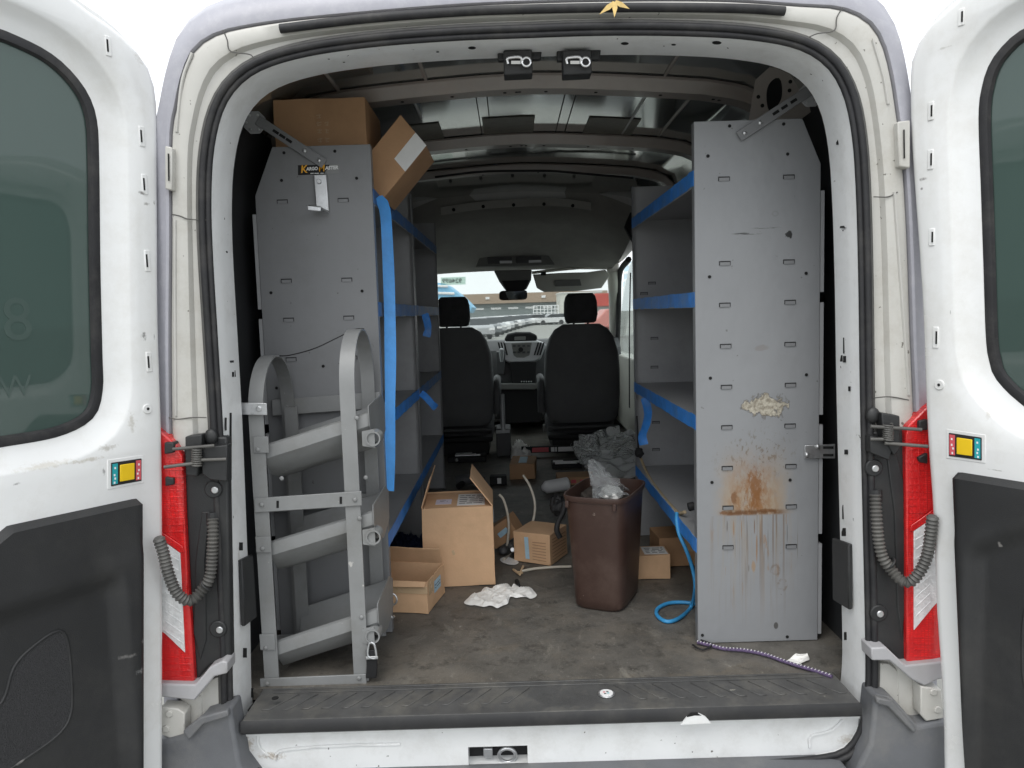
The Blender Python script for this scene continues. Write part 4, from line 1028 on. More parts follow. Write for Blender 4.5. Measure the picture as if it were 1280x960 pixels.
# seats
def rr(xc, yc, z, w, d, r=.05, n=28):
    """superellipse ring"""
    out = []
    for k in range(n):
        t = 2 * math.pi * k / n; c, s = math.cos(t), math.sin(t)
        out.append(Vector((xc + math.copysign(abs(c) ** .45, c) * w / 2, yc + math.copysign(abs(s) ** .45, s) * d / 2, z)))
    return out
def seat(xc, nm_label, arm):
    Yb = 3.62
    b = MB()
    sec = [(.19, .44, .10, 0), (.22, .50, .13, 0), (.30, .535, .15, 0), (.50, .54, .15, -.01), (.70, .52, .14, -.03), (.80, .46, .13, -.045), (.86, .38, .11, -.055), (.895, .26, .08, -.06)]
    b.loft([rr(xc, Yb + .0 + o, z, w_, d) for z, w_, d, o in [(z_ + .03, a_, b2, c2) for z_, a_, b2, c2 in sec]], True, True)
    s = b.build('seat', M['seatback'], van, smooth=60, label=nm_label)
    h = MB()
    sec = [(.902, .18, .08), (.912, .215, .10), (.96, .238, .11), (1.05, .232, .11), (1.09, .21, .10), (1.112, .17, .07)]
    h.loft([rr(xc, Yb - .05, z, w_, d) for z, w_, d in [(z_ + .03, a_, b2) for z_, a_, b2 in sec]], True, True); h.build('headrest', M['seat'], s, smooth=60)
    for dx in (-.05, .05): MB().tube([(xc + dx, Yb - .055, .86), (xc + dx, Yb - .05, .95)], .007, 8).build('headrest_post', M['black'], s, smooth=60)
    c = MB(); c.loft([rr(xc, Yb + .30, z, w_, .52) for z, w_ in ((.08, .44), (.12, .50), (.24, .52), (.27, .46))], True, True); c.build('cushion', M['seat'], s, smooth=60)
    f = MB(); f.box(xc - .22, xc + .22, Yb - .02, Yb + .5, .0, .10); f.box(xc - .25, xc + .25, Yb - .05, Yb + .5, .10, .135); f.build('pedestal', M['black'], s, bevel=.01)
    MB().tube([(xc - .25, Yb - .06, .19), (xc + .25, Yb - .06, .19)], .012, 8).build('seat_rail', M['dash'], s, smooth=60)
    if arm:
        a = MB(); ax = xc + arm * .29
        a.tube(cat([(ax, Yb - .02, .30), (ax, Yb - .01, .46), (ax, Yb + .05, .52), (ax, Yb + .25, .53)], 14), [.030] * 14, 10); a.build('armrest', M['dash'], s, smooth=60)
    for k in range(2):
        m_ = MB(); m_.obox((xc - arm * 0 + (.275 if arm >= 0 else -.275) * (1 if k else 1), Yb + .02, .18 + .12 * k), (.02, .05, .05)); m_.build('recliner_cover', M['cabgrey'], s, bevel=.006)
    return s
s1 = seat(-.475, 'dark driver seat seen from behind', 1)
s2 = seat(.425, 'dark passenger seat with a folding armrest', -1)
# hand brake beside the driver's seat
hbk = MB(); q = P(628, 545, 3.55); hbk.box(q.x - .045, q.x + .06, 3.5, 3.75, 0, .20); hbk = hbk.build('handbrake', M['dash'], van, bevel=.01)
MB().tube([P(629, 538, 3.50), P(628, 510, 3.54), P(628, 493, 3.58)], [.016, .018, .014], 10).build('handbrake_lever', M['silver'], hbk, smooth=60)
MB().strap([P(620, 540, 3.49), P(637, 539, 3.49)], (0, .01, .022), .006).build('handbrake_bracket', M['silver'], hbk)
# wheels under the van
for x in (-.82, .82):
    for y in (.95, 4.35):
        wl = MB(); prof = [(-.11, .20), (-.115, .31), (-.09, .345), (.09, .345), (.115, .31), (.11, .20)]
        wl.loft([[Vector((x + a, y + r * math.cos(t * math.pi / 16), gz + .345 + r * math.sin(t * math.pi / 16))) for t in range(32)] for a, r in prof], True)
        wh = wl.build('wheel', M['rubber'], van, smooth=40)
        MB().cyl((x - .09, y, gz + .345), (1, 0, 0), .205, .18, 28).build('rim', M['silver'], wh, bevel=.01)
MB().box(-.88, .88, .1, 5.3, -.30, -.035).build('underbody', M['black'], van)

# ================================================================== what shows through the windshield
YB = 150.0
bl = thing('warehouse', 'long low tan and grey warehouse beyond the parking lot', 'building')
tan = mat('tan_cladding', (.36, .27, .20), .8, var=.05, scale=.2); gcl = mat('grey_cladding', (.22, .25, .25), .8, var=.06, scale=.3)
x0, x1 = P(480, 390, YB).x, P(760, 390, YB).x
zt1, zm = P(650, 366, YB).z, P(650, 378.5, YB).z
MB().box(x0, x1, YB, YB + 30, zm, zt1).build('upper_wall', tan, bl)
MB().box(x0, x1, YB + 1, YB + 30, gz, zm - .05).build('lower_wall', gcl, bl)
for i in range(12):
    xx = x0 + 4 + i * 3.4
    MB().box(xx, xx + 2.0, YB + .9, YB + .95, P(650, 386, YB).z, P(650, 383.5, YB).z).build('window', M['whiteflat'], bl)
for i in range(6):
    xx = x0 + 9 + i * 5.5
    MB().box(xx, xx + .8, YB - .2, YB, P(650, 373, YB).z, P(650, 370, YB).z).build('wall_lamp', M['whiteflat'], bl)
wb = thing('white_shed', 'pale flat shed right of the warehouse beyond the lot', 'shed')
MB().box(P(700, 380, 130).x, P(752, 380, 130).x, 130, 140, gz, P(725, 366, 130).z).build('shed_wall', M['cablight'], wb)
MB().box(P(699, 380, 130).x, P(753, 380, 130).x, 129.8, 140.2, P(725, 366, 130).z, P(725, 365, 130).z).build('shed_roof', M['whiteflat'], wb)
rc = thing('red_container', 'red shipping container behind the passenger headrest', 'container')
redp = mat('red_paint', (.55, .07, .05), .5, var=.1, scale=1)
a, b = P(744, 383, 70), P(772, 366, 70)
MB().box(a.x, b.x, 70, 76, a.z, b.z).build('container_body', redp, rc)
for i in range(9): MB().box(a.x + (b.x - a.x) * i / 9 + .02, a.x + (b.x - a.x) * (i + .5) / 9, 69.95, 70, a.z + .1, b.z - .1).build('container_rib', redp, rc)
MB().box(a.x, b.x, 70.1, 75.9, gz, a.z).build('container_stand', M['cabgrey'], rc)
rv = MB(); a, b = P(738, 410, 45), P(768, 386, 45)
rv.prism([Vector((a.x, 45, a.z)), Vector((b.x, 45, a.z)), Vector((b.x, 45, b.z)), Vector((a.x + 1.0, 45, b.z)), Vector((a.x + .5, 45, a.z + .6)), Vector((a.x, 45, a.z + .5))], (0, 3.5, 0))
rv.box(a.x + .2, b.x - .2, 45.2, 48.4, gz, a.z)
tag(rv.build('red_van', mat('pale_red_paint', (.55, .2, .17), .4, var=.08), bevel=.08), 'pale red vehicle parked beside the passenger headrest in the lot', 'vehicle')
bt = thing('blue_canopy', 'light blue slanted canopy left of the driver headrest outside', 'canopy')
bm_ = mat('blue_canopy_cloth', (.22, .50, .72), .6, var=.1, scale=1)
mb = MB(); mb.prism([P(530, 352, 28), P(556, 354.5, 28), P(575, 369, 28), P(590, 384, 28), P(586, 391, 28), P(530, 391, 28)], (0, 4, 0)); mb.build('canopy_sheet', bm_, bt)
for i in range(4):
    MB().tube([P(535, 357 + i * 9, 27.95), P(560 + i * 8, 358 + i * 9, 27.95)], .05, 6).build('canopy_fold', M['whiteflat'], bt)
for u in (540, 585): q = P(u, 391, 30); MB().box(q.x - .05, q.x + .05, 30, 30.1, gz, q.z).build('canopy_post', M['silver'], bt)
# row of parked cars
carm = [mat('car_paint_silver', (.42, .43, .44), .25, .3, var=.05, coat=.6), mat('car_paint_white', (.7, .7, .7), .25, var=.03, coat=.6), mat('car_paint_grey', (.16, .17, .18), .25, .3, var=.05, coat=.6), mat('car_paint_dark', (.05, .055, .06), .25, var=.05, coat=.6)]
carglass = mat('car_glass', (.03, .035, .04), .08, var=.1)
def car(x, y, m, rot, label):
    c = thing('parked_car', label, 'car', 'cars parked in the far row')
    c.location = (x, y, gz); c.rotation_euler = (0, 0, rot)
    def R(pr_, xs, mm, nm):
        b = MB(); b.loft([[Vector((xx, p, z)) for p, z in pr_] for xx in xs], True, True); return b.build(nm, mm, c, bevel=.04)
    R([(-2.2, .35), (-2.2, .80), (-1.9, .98), (1.1, .98), (2.15, .82), (2.25, .45), (2.2, .30), (-2.0, .30)], (-.9, .9), m, 'car_body')
    R([(-1.7, .98), (-1.2, 1.43), (.1, 1.45), (.9, .98)], (-.76, .76), carglass, 'cabin_glass')
    R([(-1.22, 1.42), (-1.1, 1.48), (0, 1.49), (.12, 1.44)], (-.74, .74), m, 'car_roof')
    for xx in (-.92, .74):
        for yy in (-1.35, 1.35):
            MB().cyl((xx, yy, .33), (1, 0, 0), .33, .18, 16).build('wheel', M['rubber'], c)
    for xx in (-.65, .65): MB().box(xx - .2, xx + .2, -2.23, -2.19, .62, .78).build('headlight', M['whiteflat'], c)
carlab = ['silver', 'white', 'grey', 'dark']
ORD = 'first second third fourth fifth sixth seventh eighth ninth tenth eleventh twelfth thirteenth'.split()
for i in range(13):
    f = i / 12
    y = 52 + 60 * f; q = P(588 + 74 * f ** .75, 400, y)
    k = [0, 2, 0, 1, 0, 3, 1, 0, 2, 0, 1, 0, 2][i]
    car(q.x, y, carm[k], rad(25), carlab[k] + ' car, ' + ORD[i] + ' from the left in the far row beyond the windshield')
for i, (u, y) in enumerate(((668, 105), (676, 106), (687, 104), (696, 106))):
    q = P(u, 400, y); car(q.x, y, carm[[1, 0, 1, 2][i]], rad(90 + 10 * i), carlab[[1, 0, 1, 2][i]] + ' car, ' + ORD[i] + ' from the left beside the far fence')
fn = thing('lot_fence', 'white tubular fence rack standing in front of the warehouse', 'fence')
for i in range(8):
    q = P(667 + i * 4.5, 396, 120); MB().box(q.x - .06, q.x + .06, 120, 120.1, gz, P(667, 382, 120).z).build('fence_post', M['whiteflat'], fn)
for v in (382.5, 387, 391):
    a, b = P(667, v, 120), P(699, v, 120); MB().box(a.x, b.x, 120.1, 120.2, a.z - .05, a.z + .06).build('fence_rail', M['whiteflat'], fn)

# ================================================================== shelving
SH = [1.402, 1.055, .692, .320]
slot_me = None
def marks(par, Y, slots, holes):
    """pressed U-tabs and round holes in an end panel, each a piece of its own"""
    global slot_me, hole2
    for u, v in slots:
        p = P(u, v, Y)
        if slot_me is None:
            m2 = MB(); m2.box(-.0165, .0165, -.0012, .0, .0035, .0062, 0); m2.box(-.0165, -.0145, -.0012, 0, -.0062, .0035, 0); m2.box(.0145, .0165, -.0012, 0, -.0062, .0035, 0)
            m2.box(-.0145, .0145, -.0022, 0, -.0065, .0028, 1)
            slot_me = m2.build('slot_tab', [M['black'], M['grey']], par, recalc=False); slot_me.location = p
        else: share(slot_me, 'slot_tab', p, par)
    for u, v in holes:
        share(hole0, 'panel_hole', P(u, v, Y - .0002), par, rot=(rad(90), 0, 0), scale=(.8, .8, .3))

def stained():
    m = mat('grey_shelf_paint_stained', (.262, .269, .279), .42, var=.09, scale=3, dirt=(.225, .23, .235), damt=.5, dscale=6, spots=(.15, .15, .15), samt=-.005, sscale=55)
    nt = m.node_tree; N = nt.nodes; L = nt.links
    b = N['Principled BSDF']; base = b.inputs['Base Color'].links[0].from_socket
    geo = N.new('ShaderNodeNewGeometry'); sep = N.new('ShaderNodeSeparateXYZ'); L.new(geo.outputs['Position'], sep.inputs[0])
    X, Z = sep.outputs['X'], sep.outputs['Z']
    def val(x):
        return x
    def math_(op, a, b_=None, c=None, clamp=False):
        n = N.new('ShaderNodeMath'); n.operation = op; n.use_clamp = clamp
        for i, q in enumerate((a, b_, c)):
            if q is None: continue
            if isinstance(q, (int, float)): n.inputs[i].default_value = q
            else: L.new(q, n.inputs[i])
        return n.outputs[0]
    def rng(x, a, b_): 
        n = N.new('ShaderNodeMapRange'); n.inputs['From Min'].default_value = a; n.inputs['From Max'].default_value = b_
        n.interpolation_type = 'SMOOTHSTEP'; L.new(x, n.inputs['Value']); return n.outputs[0]
    def nz(sx, sy, sz_, detail=5, off=0):
        mp = N.new('ShaderNodeMapping'); mp.inputs['Scale'].default_value = (sx, sy, sz_); mp.inputs['Location'].default_value = (off, off, off)
        L.new(geo.outputs['Position'], mp.inputs['Vector'])
        n = N.new('ShaderNodeTexNoise'); n.inputs['Scale'].default_value = 1; n.inputs['Detail'].default_value = detail; n.inputs['Roughness'].default_value = .65
        L.new(mp.outputs[0], n.inputs['Vector']); return n.outputs['Fac']
    def mul(*a):
        r = a[0]
        for q in a[1:]: r = math_('MULTIPLY', r, q)
        return r
    def ell(c, rx, rz_):
        a = math_('DIVIDE', math_('SUBTRACT', X, c.x), rx); d = math_('DIVIDE', math_('SUBTRACT', Z, c.z), rz_)
        return math_('SQRT', math_('ADD', math_('MULTIPLY', a, a), math_('MULTIPLY', d, d)))
    state = [base]
    def over(mask, col):
        mx = N.new('ShaderNodeMixRGB'); L.new(mask, mx.inputs['Fac']); L.new(state[0], mx.inputs['Color1'])
        if isinstance(col, tuple): mx.inputs['Color2'].default_value = C4(col)
        else: L.new(col, mx.inputs['Color2'])
        state[0] = mx.outputs['Color']
    Y = .35
    c = P(942, 625, Y); zl = P(942, 643, Y).z; zt_ = P(942, 560, Y).z; zb_ = P(942, 800, Y).z
    # general grime speckle
    g = mul(rng(ell(P(945, 575, Y), .16, .12), 1, .3), rng(nz(90, 1, 60, 4, 3), .55, .66))
    over(math_('MULTIPLY', g, .75), (.13, .10, .07))
    # tan haze and rust body above the line
    above = rng(Z, zl - .004, zl + .003)
    body = mul(above, rng(Z, zt_ + .04, zl + .02), rng(math_('ABSOLUTE', math_('SUBTRACT', X, c.x)), .135, .06))
    over(math_('MULTIPLY', mul(body, rng(nz(30, 1, 16, 7, 1), .24, .52)), .85), (.34, .26, .175))
    core = mul(above, rng(Z, zt_ + .03, zl + .01), rng(math_('ABSOLUTE', math_('SUBTRACT', X, math_('ADD', c.x, -.006))), .105, .015))
    over(math_('MULTIPLY', mul(core, rng(nz(75, 1, 34, 8, 8), .36, .60)), .9), (.25, .11, .032))
    e = math_('ADD', ell(P(944, 612, Y), .026, .075), math_('MULTIPLY', math_('SUBTRACT', nz(110, 1, 55, 8, 15), .5), 4.2)); over(math_('MULTIPLY', mul(above, rng(e, 1.0, .3)), .8), (.20, .078, .018))
    for u_, v_, a_, b2_ in ((912, 648, .010, .010), (905, 645, .014, .006), (958, 642, .03, .006), (918, 626, .010, .02)):
        e = math_('ADD', ell(P(u_, v_ - 4, Y), a_, b2_), math_('MULTIPLY', math_('SUBTRACT', nz(90, 1, 60, 5, u_), .5), 1.8)); over(math_('MULTIPLY', mul(above, rng(e, 1.1, .7)), .8), (.17, .07, .02))
    for u_, v0_, v1_, wd_, cl_ in ((909,648,668,.0012,(.08,.06,.05)),(917,648,672,.0022,(.24,.11,.04)),(927,648,675,.0014,(.26,.14,.06)),(934,650,690,.0010,(.09,.08,.07)),(943,648,668,.0013,(.14,.07,.03)),(946,665,706,.0020,(.26,.14,.06)),(951,648,685,.0014,(.18,.08,.03)),(960,655,705,.0010,(.12,.11,.10)),(971,652,675,.0010,(.12,.11,.1)),(984,652,680,.0009,(.06,.06,.06)),(997,660,700,.0008,(.16,.15,.14)),(942,700,716,.006,(.30,.20,.12)),(936,705,715,.0012,(.12,.1,.08)),(919,672,700,.0009,(.2,.18,.16))):
        e = math_('ADD', ell(P(u_, (v0_ + v1_) / 2, Y), wd_ * 1.3, P(u_, v0_, Y).z - P(u_, (v0_ + v1_) / 2, Y).z), math_('MULTIPLY', math_('SUBTRACT', nz(200, 1, 40, 3, u_), .5), .9)); over(math_('MULTIPLY', rng(e, 1.1, .55), .8), cl_)
    line = mul(rng(math_('ABSOLUTE', math_('SUBTRACT', Z, zl + .006)), .012, .002), rng(math_('ABSOLUTE', math_('SUBTRACT', X, c.x)), .115, .06))
    over(math_('MULTIPLY', mul(line, rng(nz(40, 1, 30, 4, 2), .33, .52)), .9), (.12, .05, .015))
    # drips under the line
    below = mul(rng(Z, zl, zl - .004), rng(Z, zb_, zl + .03), rng(math_('ABSOLUTE', math_('SUBTRACT', X, c.x)), .16, .07))
    over(math_('MULTIPLY', mul(below, rng(nz(140, 1, 2.2, 3, 5), .54, .64)), .75), (.15, .10, .065))
    over(math_('MULTIPLY', mul(below, rng(nz(60, 1, 5, 6, 25), .45, .7)), .45), (.30, .24, .17))
    over(math_('MULTIPLY', mul(below, rng(nz(60, 1, 8, 5, 11), .62, .7)), .7), (.26, .13, .04))
    # ring stains lower down
    for u, v in ((969, 713), (978, 731)):
        e = ell(P(u, v, Y), .014, .018); over(math_('MULTIPLY', mul(rng(e, 1.25, .95), rng(e, .45, .85), rng(nz(70, 1, 70, 4, u), .4, .6)), .6), (.16, .12, .09))
    # peeled paint
    e = math_('ADD', ell(P(952, 508, Y), .062, .034), math_('MULTIPLY', math_('SUBTRACT', nz(45, 1, 45, 6, 4), .5), 2.4))
    e = math_('ADD', e, math_('MULTIPLY', math_('SUBTRACT', X, c.x), -3.0))
    pm = rng(e, .82, .74); rim = mul(rng(e, .98, .84))
    over(math_('MULTIPLY', rim, .55), (.10, .09, .08))
    rc_ = N.new('ShaderNodeValToRGB'); L.new(nz(90, 1, 90, 5, 6), rc_.inputs['Fac'])
    rc_.color_ramp.elements[0].position = .35; rc_.color_ramp.elements[1].position = .65
    rc_.color_ramp.elements[0].color = (.24, .21, .16, 1); rc_.color_ramp.elements[1].color = (.56, .52, .43, 1)
    over(pm, rc_.outputs['Color'])
    # black scrape and blob
    e = ell(P(935, 292, Y), .055, .0042); over(math_('MULTIPLY', mul(rng(e, 1.0, .5), rng(nz(20, 1, 300, 4, 1), .42, .5)), .9), (.03, .03, .03))
    e = ell(P(958, 285, Y), .05, .0030); over(math_('MULTIPLY', mul(rng(e, 1.0, .5), rng(nz(30, 1, 300, 4, 9), .5, .56)), .8), (.05, .05, .05))
    e = math_('ADD', ell(P(986, 293, Y), .011, .011), math_('MULTIPLY', math_('SUBTRACT', nz(120, 1, 120, 4), .5), 1.6)); over(rng(e, 1.0, .85), (.035, .035, .035))
    e = math_('ADD', ell(P(952, 435, Y), .022, .010), math_('MULTIPLY', math_('SUBTRACT', nz(60, 1, 60, 4), .5), 1.2)); over(math_('MULTIPLY', rng(e, 1.1, .6), .5), (.20, .18, .165))
    e = ell(P(969, 267, Y), .010, .008); over(math_('MULTIPLY', mul(rng(e, 1.2, .9), rng(e, .3, .8)), .4), (.2, .2, .2))
    e = ell(P(970, 782, Y), .007, .011); over(math_('MULTIPLY', rng(e, 1.1, .8), .8), (.05, .045, .04))
    hgt = math_('ADD', math_('MULTIPLY', pm, math_('ADD', nz(90, 1, 90, 5, 6), .5)), math_('MULTIPLY', nz(7, 1, 5, 3, 2), 1.2))
    bp = N.new('ShaderNodeBump'); bp.inputs['Strength'].default_value = .6; bp.inputs['Distance'].default_value = .006; L.new(hgt, bp.inputs['Height']); L.new(bp.outputs[0], b.inputs['Normal'])
    L.new(state[0], b.inputs['Base Color'])
    return m
M['stained'] = stained()

def unit(side, x_in, x_out, y0, y1, zt, chamfer, name_label, mat_end, first=True, posts=True):
    """bolted steel shelving: two end panels, four trays with lips, back strips"""
    t = thing('shelving_unit', name_label, 'shelving')
    lo, hi = min(x_in, x_out), max(x_in, x_out)
    def outline(y):
        ch = chamfer
        o = [Vector((x_in, y, .002)), Vector((x_in, y, zt)), Vector((x_out - math.copysign(ch[0], x_out - x_in), y, zt)), Vector((x_out, y, zt - ch[1])), Vector((x_out, y, .002))]
        return o
    ends = []
    for y, th, mm in ((y0, .004, mat_end), (y1 - .004, .004, M['grey_in'])):
        ends.append(MB().prism(outline(y), (0, th, 0)).build('end_panel', mm, t, bevel=.0012, seg=2))
    # folded flange along the inner edges
    s = 1 if x_out > x_in else -1
    MB().box(min(x_in, x_in + s * .003), max(x_in, x_in + s * .003), y0 + .004, y0 + .030, .002, zt - .002).build('end_flange', M['grey'], t)
    MB().box(min(x_in, x_in + s * .003), max(x_in, x_in + s * .003), y1 - .030, y1 - .004, .002, zt - .002).build('end_flange', M['grey'], t)
    trays = []
    for z in SH:
        xx0 = x_in + s * .006; b = MB()
        b.box(min(xx0, x_out), max(xx0, x_out), y0 + .006, y1 - .006, z - .004, z)
        trx = b.build('shelf', M['grey_in'], t)
        MB().box(min(x_in + s * .001, x_in + s * .006), max(x_in + s * .001, x_in + s * .006), y0 + .006, y1 - .006, z - .040, z + .004).build('shelf_lip', M['grey_in'], trx, bevel=.001, seg=1)
        trays.append(trx)
    for z0_, z1_ in ((.02, .30), (.33, .66), (.69, 1.02), (1.05, 1.34)):
        MB().box(min(x_out + s * .001, x_out + s * .012), max(x_out + s * .001, x_out + s * .012), y0 + .002, y1 - .01, z0_, z1_ - .0).build('back_panel', M['grey_in'], t)
    return t, ends, trays

xr0, xr1 = P(869.5, 430, .35).x, P(1024.5, 430, .35).x
ztR = P(935, 150, .35).z
ur, er, trr = unit(1, xr0, xr1, .35, 1.49, ztR, (xr1 - P(1003, 147, .35).x, ztR - P(1022, 205, .35).z), 'tall grey steel shelving on the right with rust-stained end panel', M['stained'])
marks(er[0], .3488, [(905,223.5),(986,221),(906,329),(986,327),(906,381),(987.5,377.5),(907,432.5),(987.5,430),(908,483.6),(988,481),(908.5,534),(987.5,532),(909,585),(988.5,582.6),(910,634.5),(989,633),(910,684),(989,682.7)],
      [(912,157.5),(979.6,155),(885,195),(984.5,192.6),(887,346),(1007.6,341.6),(888,472.6),(1008,468.5),(890,603),(987.6,600),(878,794),(984,796)])
xl1, xl0 = P(470, 340, .5).x, P(325, 350, .5).x
ztL = P(400, 182, .5).z
ul, el, trl = unit(-1, xl1, xl0, .50, 1.47, ztL, (P(340, 182, .5).x - xl0, ztL - P(318, 245, .5).z), 'tall grey steel shelving on the left behind the tank rack', M['grey'])
marks(el[0], .4988, [(353,252),(429,250),(358,351),(433.6,349.6),(361,399.6),(436,397),(364,449),(440,447)],
      [(355,191),(418.6,189),(352,225.5),(445.8,222.8),(338.8,366),(452.6,363.8),(345.7,485),(404,457.7)])
uf, ef, trf = unit(-1, xl1, xl0, 1.475, 2.56, ztL, (.06, .12), 'far grey steel shelving on the left next to the driver seat', M['grey_in'])
# far-end panel marks on the right unit (seen between shelves)
for u, v in ((815, 354), (818, 423), (818, 459), (820, 528), (820, 562), (805, 367)):
    share(slot_me, 'slot_tab', P(u, v, 1.484), er[1])

# blue tape along the shelf lips
def tape(par, x, s, y0, y1, z, h, m, seed, droop=0.0):
    n = 26; b = MB(); rings = []
    for i in range(n + 1):
        y = y0 + (y1 - y0) * i / n
        j = .0025 * nz3((y * 9, seed, 0), 1.0); k2 = .004 * nz3((y * 14, seed + 4, 0), 1.0)
        rings.append([Vector((x - s * (.0012 + abs(j)), y, z + .006 + k2)), Vector((x - s * (.0014 + abs(j) * .5), y, z - h * .5)), Vector((x - s * (.0012 + abs(j)), y, z - h + k2 * 1.5)),
                      Vector((x - s * .0004, y, z - h + k2 * 1.5)), Vector((x - s * .0004, y, z + .006 + k2))])
    b.loft(rings, True, True)
    return b.build('tape_strip', m, par, smooth=40)
for i, (trx, z) in enumerate(zip(trr, SH)): tape(trx, xr0, 1, .356, 1.48, z, .038, M['tape'] if i else M['tape'], i)
for i, (trx, z) in enumerate(zip(trl, SH)): tape(trx, xl1, -1, .506, 1.46, z, .038, [M['tape_old'], M['tape_old'], M['tape'], M['tape']][i], 20 + i)
for i, (trx, z) in enumerate(zip(trf, SH)): tape(trx, xl1, -1, 1.48, 2.55, z, .038, [M['tape_old'], M['tape_old'], M['tape_old'], M['tape']][i], 30 + i)
def ribbon(name, label, px, Y, wpx, m, cat_='tape', th=.0006):
    pts = [P(u, v, y) for u, v, y in px]; n = 40
    c = cat(pts, n); b = MB(); rings = []
    for i, p in enumerate(c):
        t = (c[min(i + 1, n - 1)] - c[max(i - 1, 0)]).normalized()
        a = i / (n - 1)
        sd = t.cross(Vector((0, 1, 0))).normalized()
        sd = (sd + Vector((0, .35 * math.sin(3 * a), 0))).normalized()
        w_ = wpx * (1 + .12 * nz3((a * 5, 1, 2), 1.0)) * (.6 if i == 0 else 1)
        nn = sd.cross(t).normalized() * th
        mid = p + sd.cross(t).normalized() * .004
        rings.append([p - sd * w_ / 2, mid, p + sd * w_ / 2, p + sd * w_ / 2 + nn, mid + nn, p - sd * w_ / 2 + nn])
    b.loft(rings, True, True)
    return tag(b.build(name, m, smooth=50), label, cat_)
ribbon('hanging_tape', 'long bright blue tape strip hanging down the left shelving', [(474,246,.55),(481,262,.58),(484,300,.60),(487,380,.57),(488,460,.55),(487,540,.53),(485.5,614,.52)], 0, .036, M['tape_hang'])
ribbon('hanging_tape', 'short blue tape end dangling from the right shelving', [(806,497,1.2),(810,515,1.19),(808,530,1.18),(803,545,1.18),(805,556,1.17)], 0, .035, M['tape'])
ribbon('hanging_tape', 'small blue tape tab hanging off the second shelf on the left', [(531,392,1.5),(534,403,1.49),(535,412,1.48),(533,421,1.48)], 0, .032, M['tape'])
ribbon('hanging_tape', 'blue tape tail sticking out from the third shelf on the left', [(526,491,1.46),(533,497,1.45),(540,505,1.44),(545,510,1.43)], 0, .03, M['tape'])

# perforated braces from the panels to the roof
def brace(a, b, oct_c, Y, wd, label, slots_):
    t = thing('perforated_brace', label, 'bracket')
    p, q = P(*a, Y), P(*b, Y); d = (q - p).normalized(); n = Vector((-d.z, 0, d.x)) * wd / 2
    bar = MB().prism([p - n, q - n + d * .004, q + n + d * .004, p + n], (0, -.003, 0)).build('brace_bar', M['grey'], t, bevel=.0015)
    for f in slots_:
        c = p.lerp(q, f); MB().prism([c - d * .010 - n * .28, c + d * .010 - n * .28, c + d * .010 + n * .28, c - d * .010 + n * .28], (0, -.0036, 0)).build('brace_slot', M['hole'], t)
    for f in (.02, .24):
        c = q.lerp(p, f + .04); MB().sphere(c - Vector((0, .004, 0)), .0065, 10, 6, (1, .6, 1)).build('bolt_head', M['zinc'], t, smooth=60)
    c = P(*oct_c, Y); R = .036
    MB().prism([c + Vector((R * math.cos(k * math.pi / 4 + .39), .0, R * math.sin(k * math.pi / 4 + .39))) for k in range(8)], (0, .004, 0)).build('octagon_plate', M['grey_in'], t, bevel=.001)
    for k in range(6):
        a_ = k * math.pi / 3; MB().sphere(c + Vector((.024 * math.cos(a_), -.001, .024 * math.sin(a_))), .004, 8, 5, (1, .5, 1)).build('plate_rivet', M['zinc'], t)
    return t
brace((322, 150), (404, 204), (318, 153), .492, .030, 'slotted grey brace bolted to the top of the left end panel', (.28, .38, .48))
brace((1014, 112), (925, 170), (1014, 118), .342, .030, 'slotted grey brace bolted to the top of the right end panel', (.25, .38, .5))
# small slotted bracket between the right panel and the jamb
t = thing('slotted_bracket', 'small double-slotted steel bracket joining right panel and door jamb', 'bracket')
MB().prism([P(u, v, .340) for u, v in ((1006,557),(1044,555),(1044,573),(1006,573))], (0, .004, 0)).build('bracket_plate', M['zinc'], t, bevel=.001)
for v in (559.5, 569):
    MB().prism([P(u, vv, .3385) for u, vv in ((1029, v - 1.6), (1042, v - 1.6), (1042, v + 1.6), (1029, v + 1.6))], (0, .0014, 0)).build('bracket_slot', M['hole'], t)
for u, v in ((1022, 558), (1008.5, 568.5)): MB().sphere(P(u, v, .337), .007, 10, 6).build('bolt_head', M['zinc'], t, smooth=60)

# hook bracket and maker's sticker on the left panel
t = thing('hook_bracket', 'bent galvanised hook screwed to the left end panel', 'hook')
MB().prism([P(u, v, .488) for u, v in ((392,218.5),(408,218),(411,264),(395,258))], (0, .008, 0)).build('hook_plate', M['zinc'], t, bevel=.002)
a, b, c, d = P(385, 257, .40), P(400, 258.5, .40), P(411, 265, .49), P(394, 262, .49)
MB().prism([P(384, 256, .43), P(401, 258, .43), P(411, 264.5, .489), P(394, 262, .489)], (0, 0, -.004)).build('hook_foot', M['zinc'], t, bevel=.001)
MB().prism([P(384, 256, .43), P(401, 258, .43), P(401, 264, .43), P(385, 262.5, .43)], (0, .004, 0)).build('hook_lip', M['zinc'], t, bevel=.001)
MB().cyl(P(399, 227, .487), (0, -1, 0), .008, .006, 6).build('hook_bolt', M['zinc'], t, bevel=.0015)
st = thing('brand_sticker', 'black and orange lettered sticker above the hook on left panel', 'sticker')
MB().prism([P(u, v, .4985) for u, v in ((372.5,206.5),(412,206),(405,217.5),(372.5,219))], (0, .0009, 0)).build('sticker_backing', M['black'], st)
MB().prism([P(u, v, .4987) for u, v in ((412,206),(424,205),(424,216),(407,217))], (0, .0009, 0)).build('sticker_clear_edge', M['rack'], st)
rx = (rad(90), 0, 0)
def st_text(s_, u, v, h, m, sx=1, shear=.15): 
    return text(s_, 'sticker_lettering', m, h, P(u, v, .4978), (rad(90), rad(-1.0), 0), st, 'LEFT', shear=shear, sx=sx, offset=.0006)
st_text('K', 375.5, 212.0, .032, M['orange'], .95); st_text('ARGO', 383, 211.4, .0135, M['whiteflat'], .9)
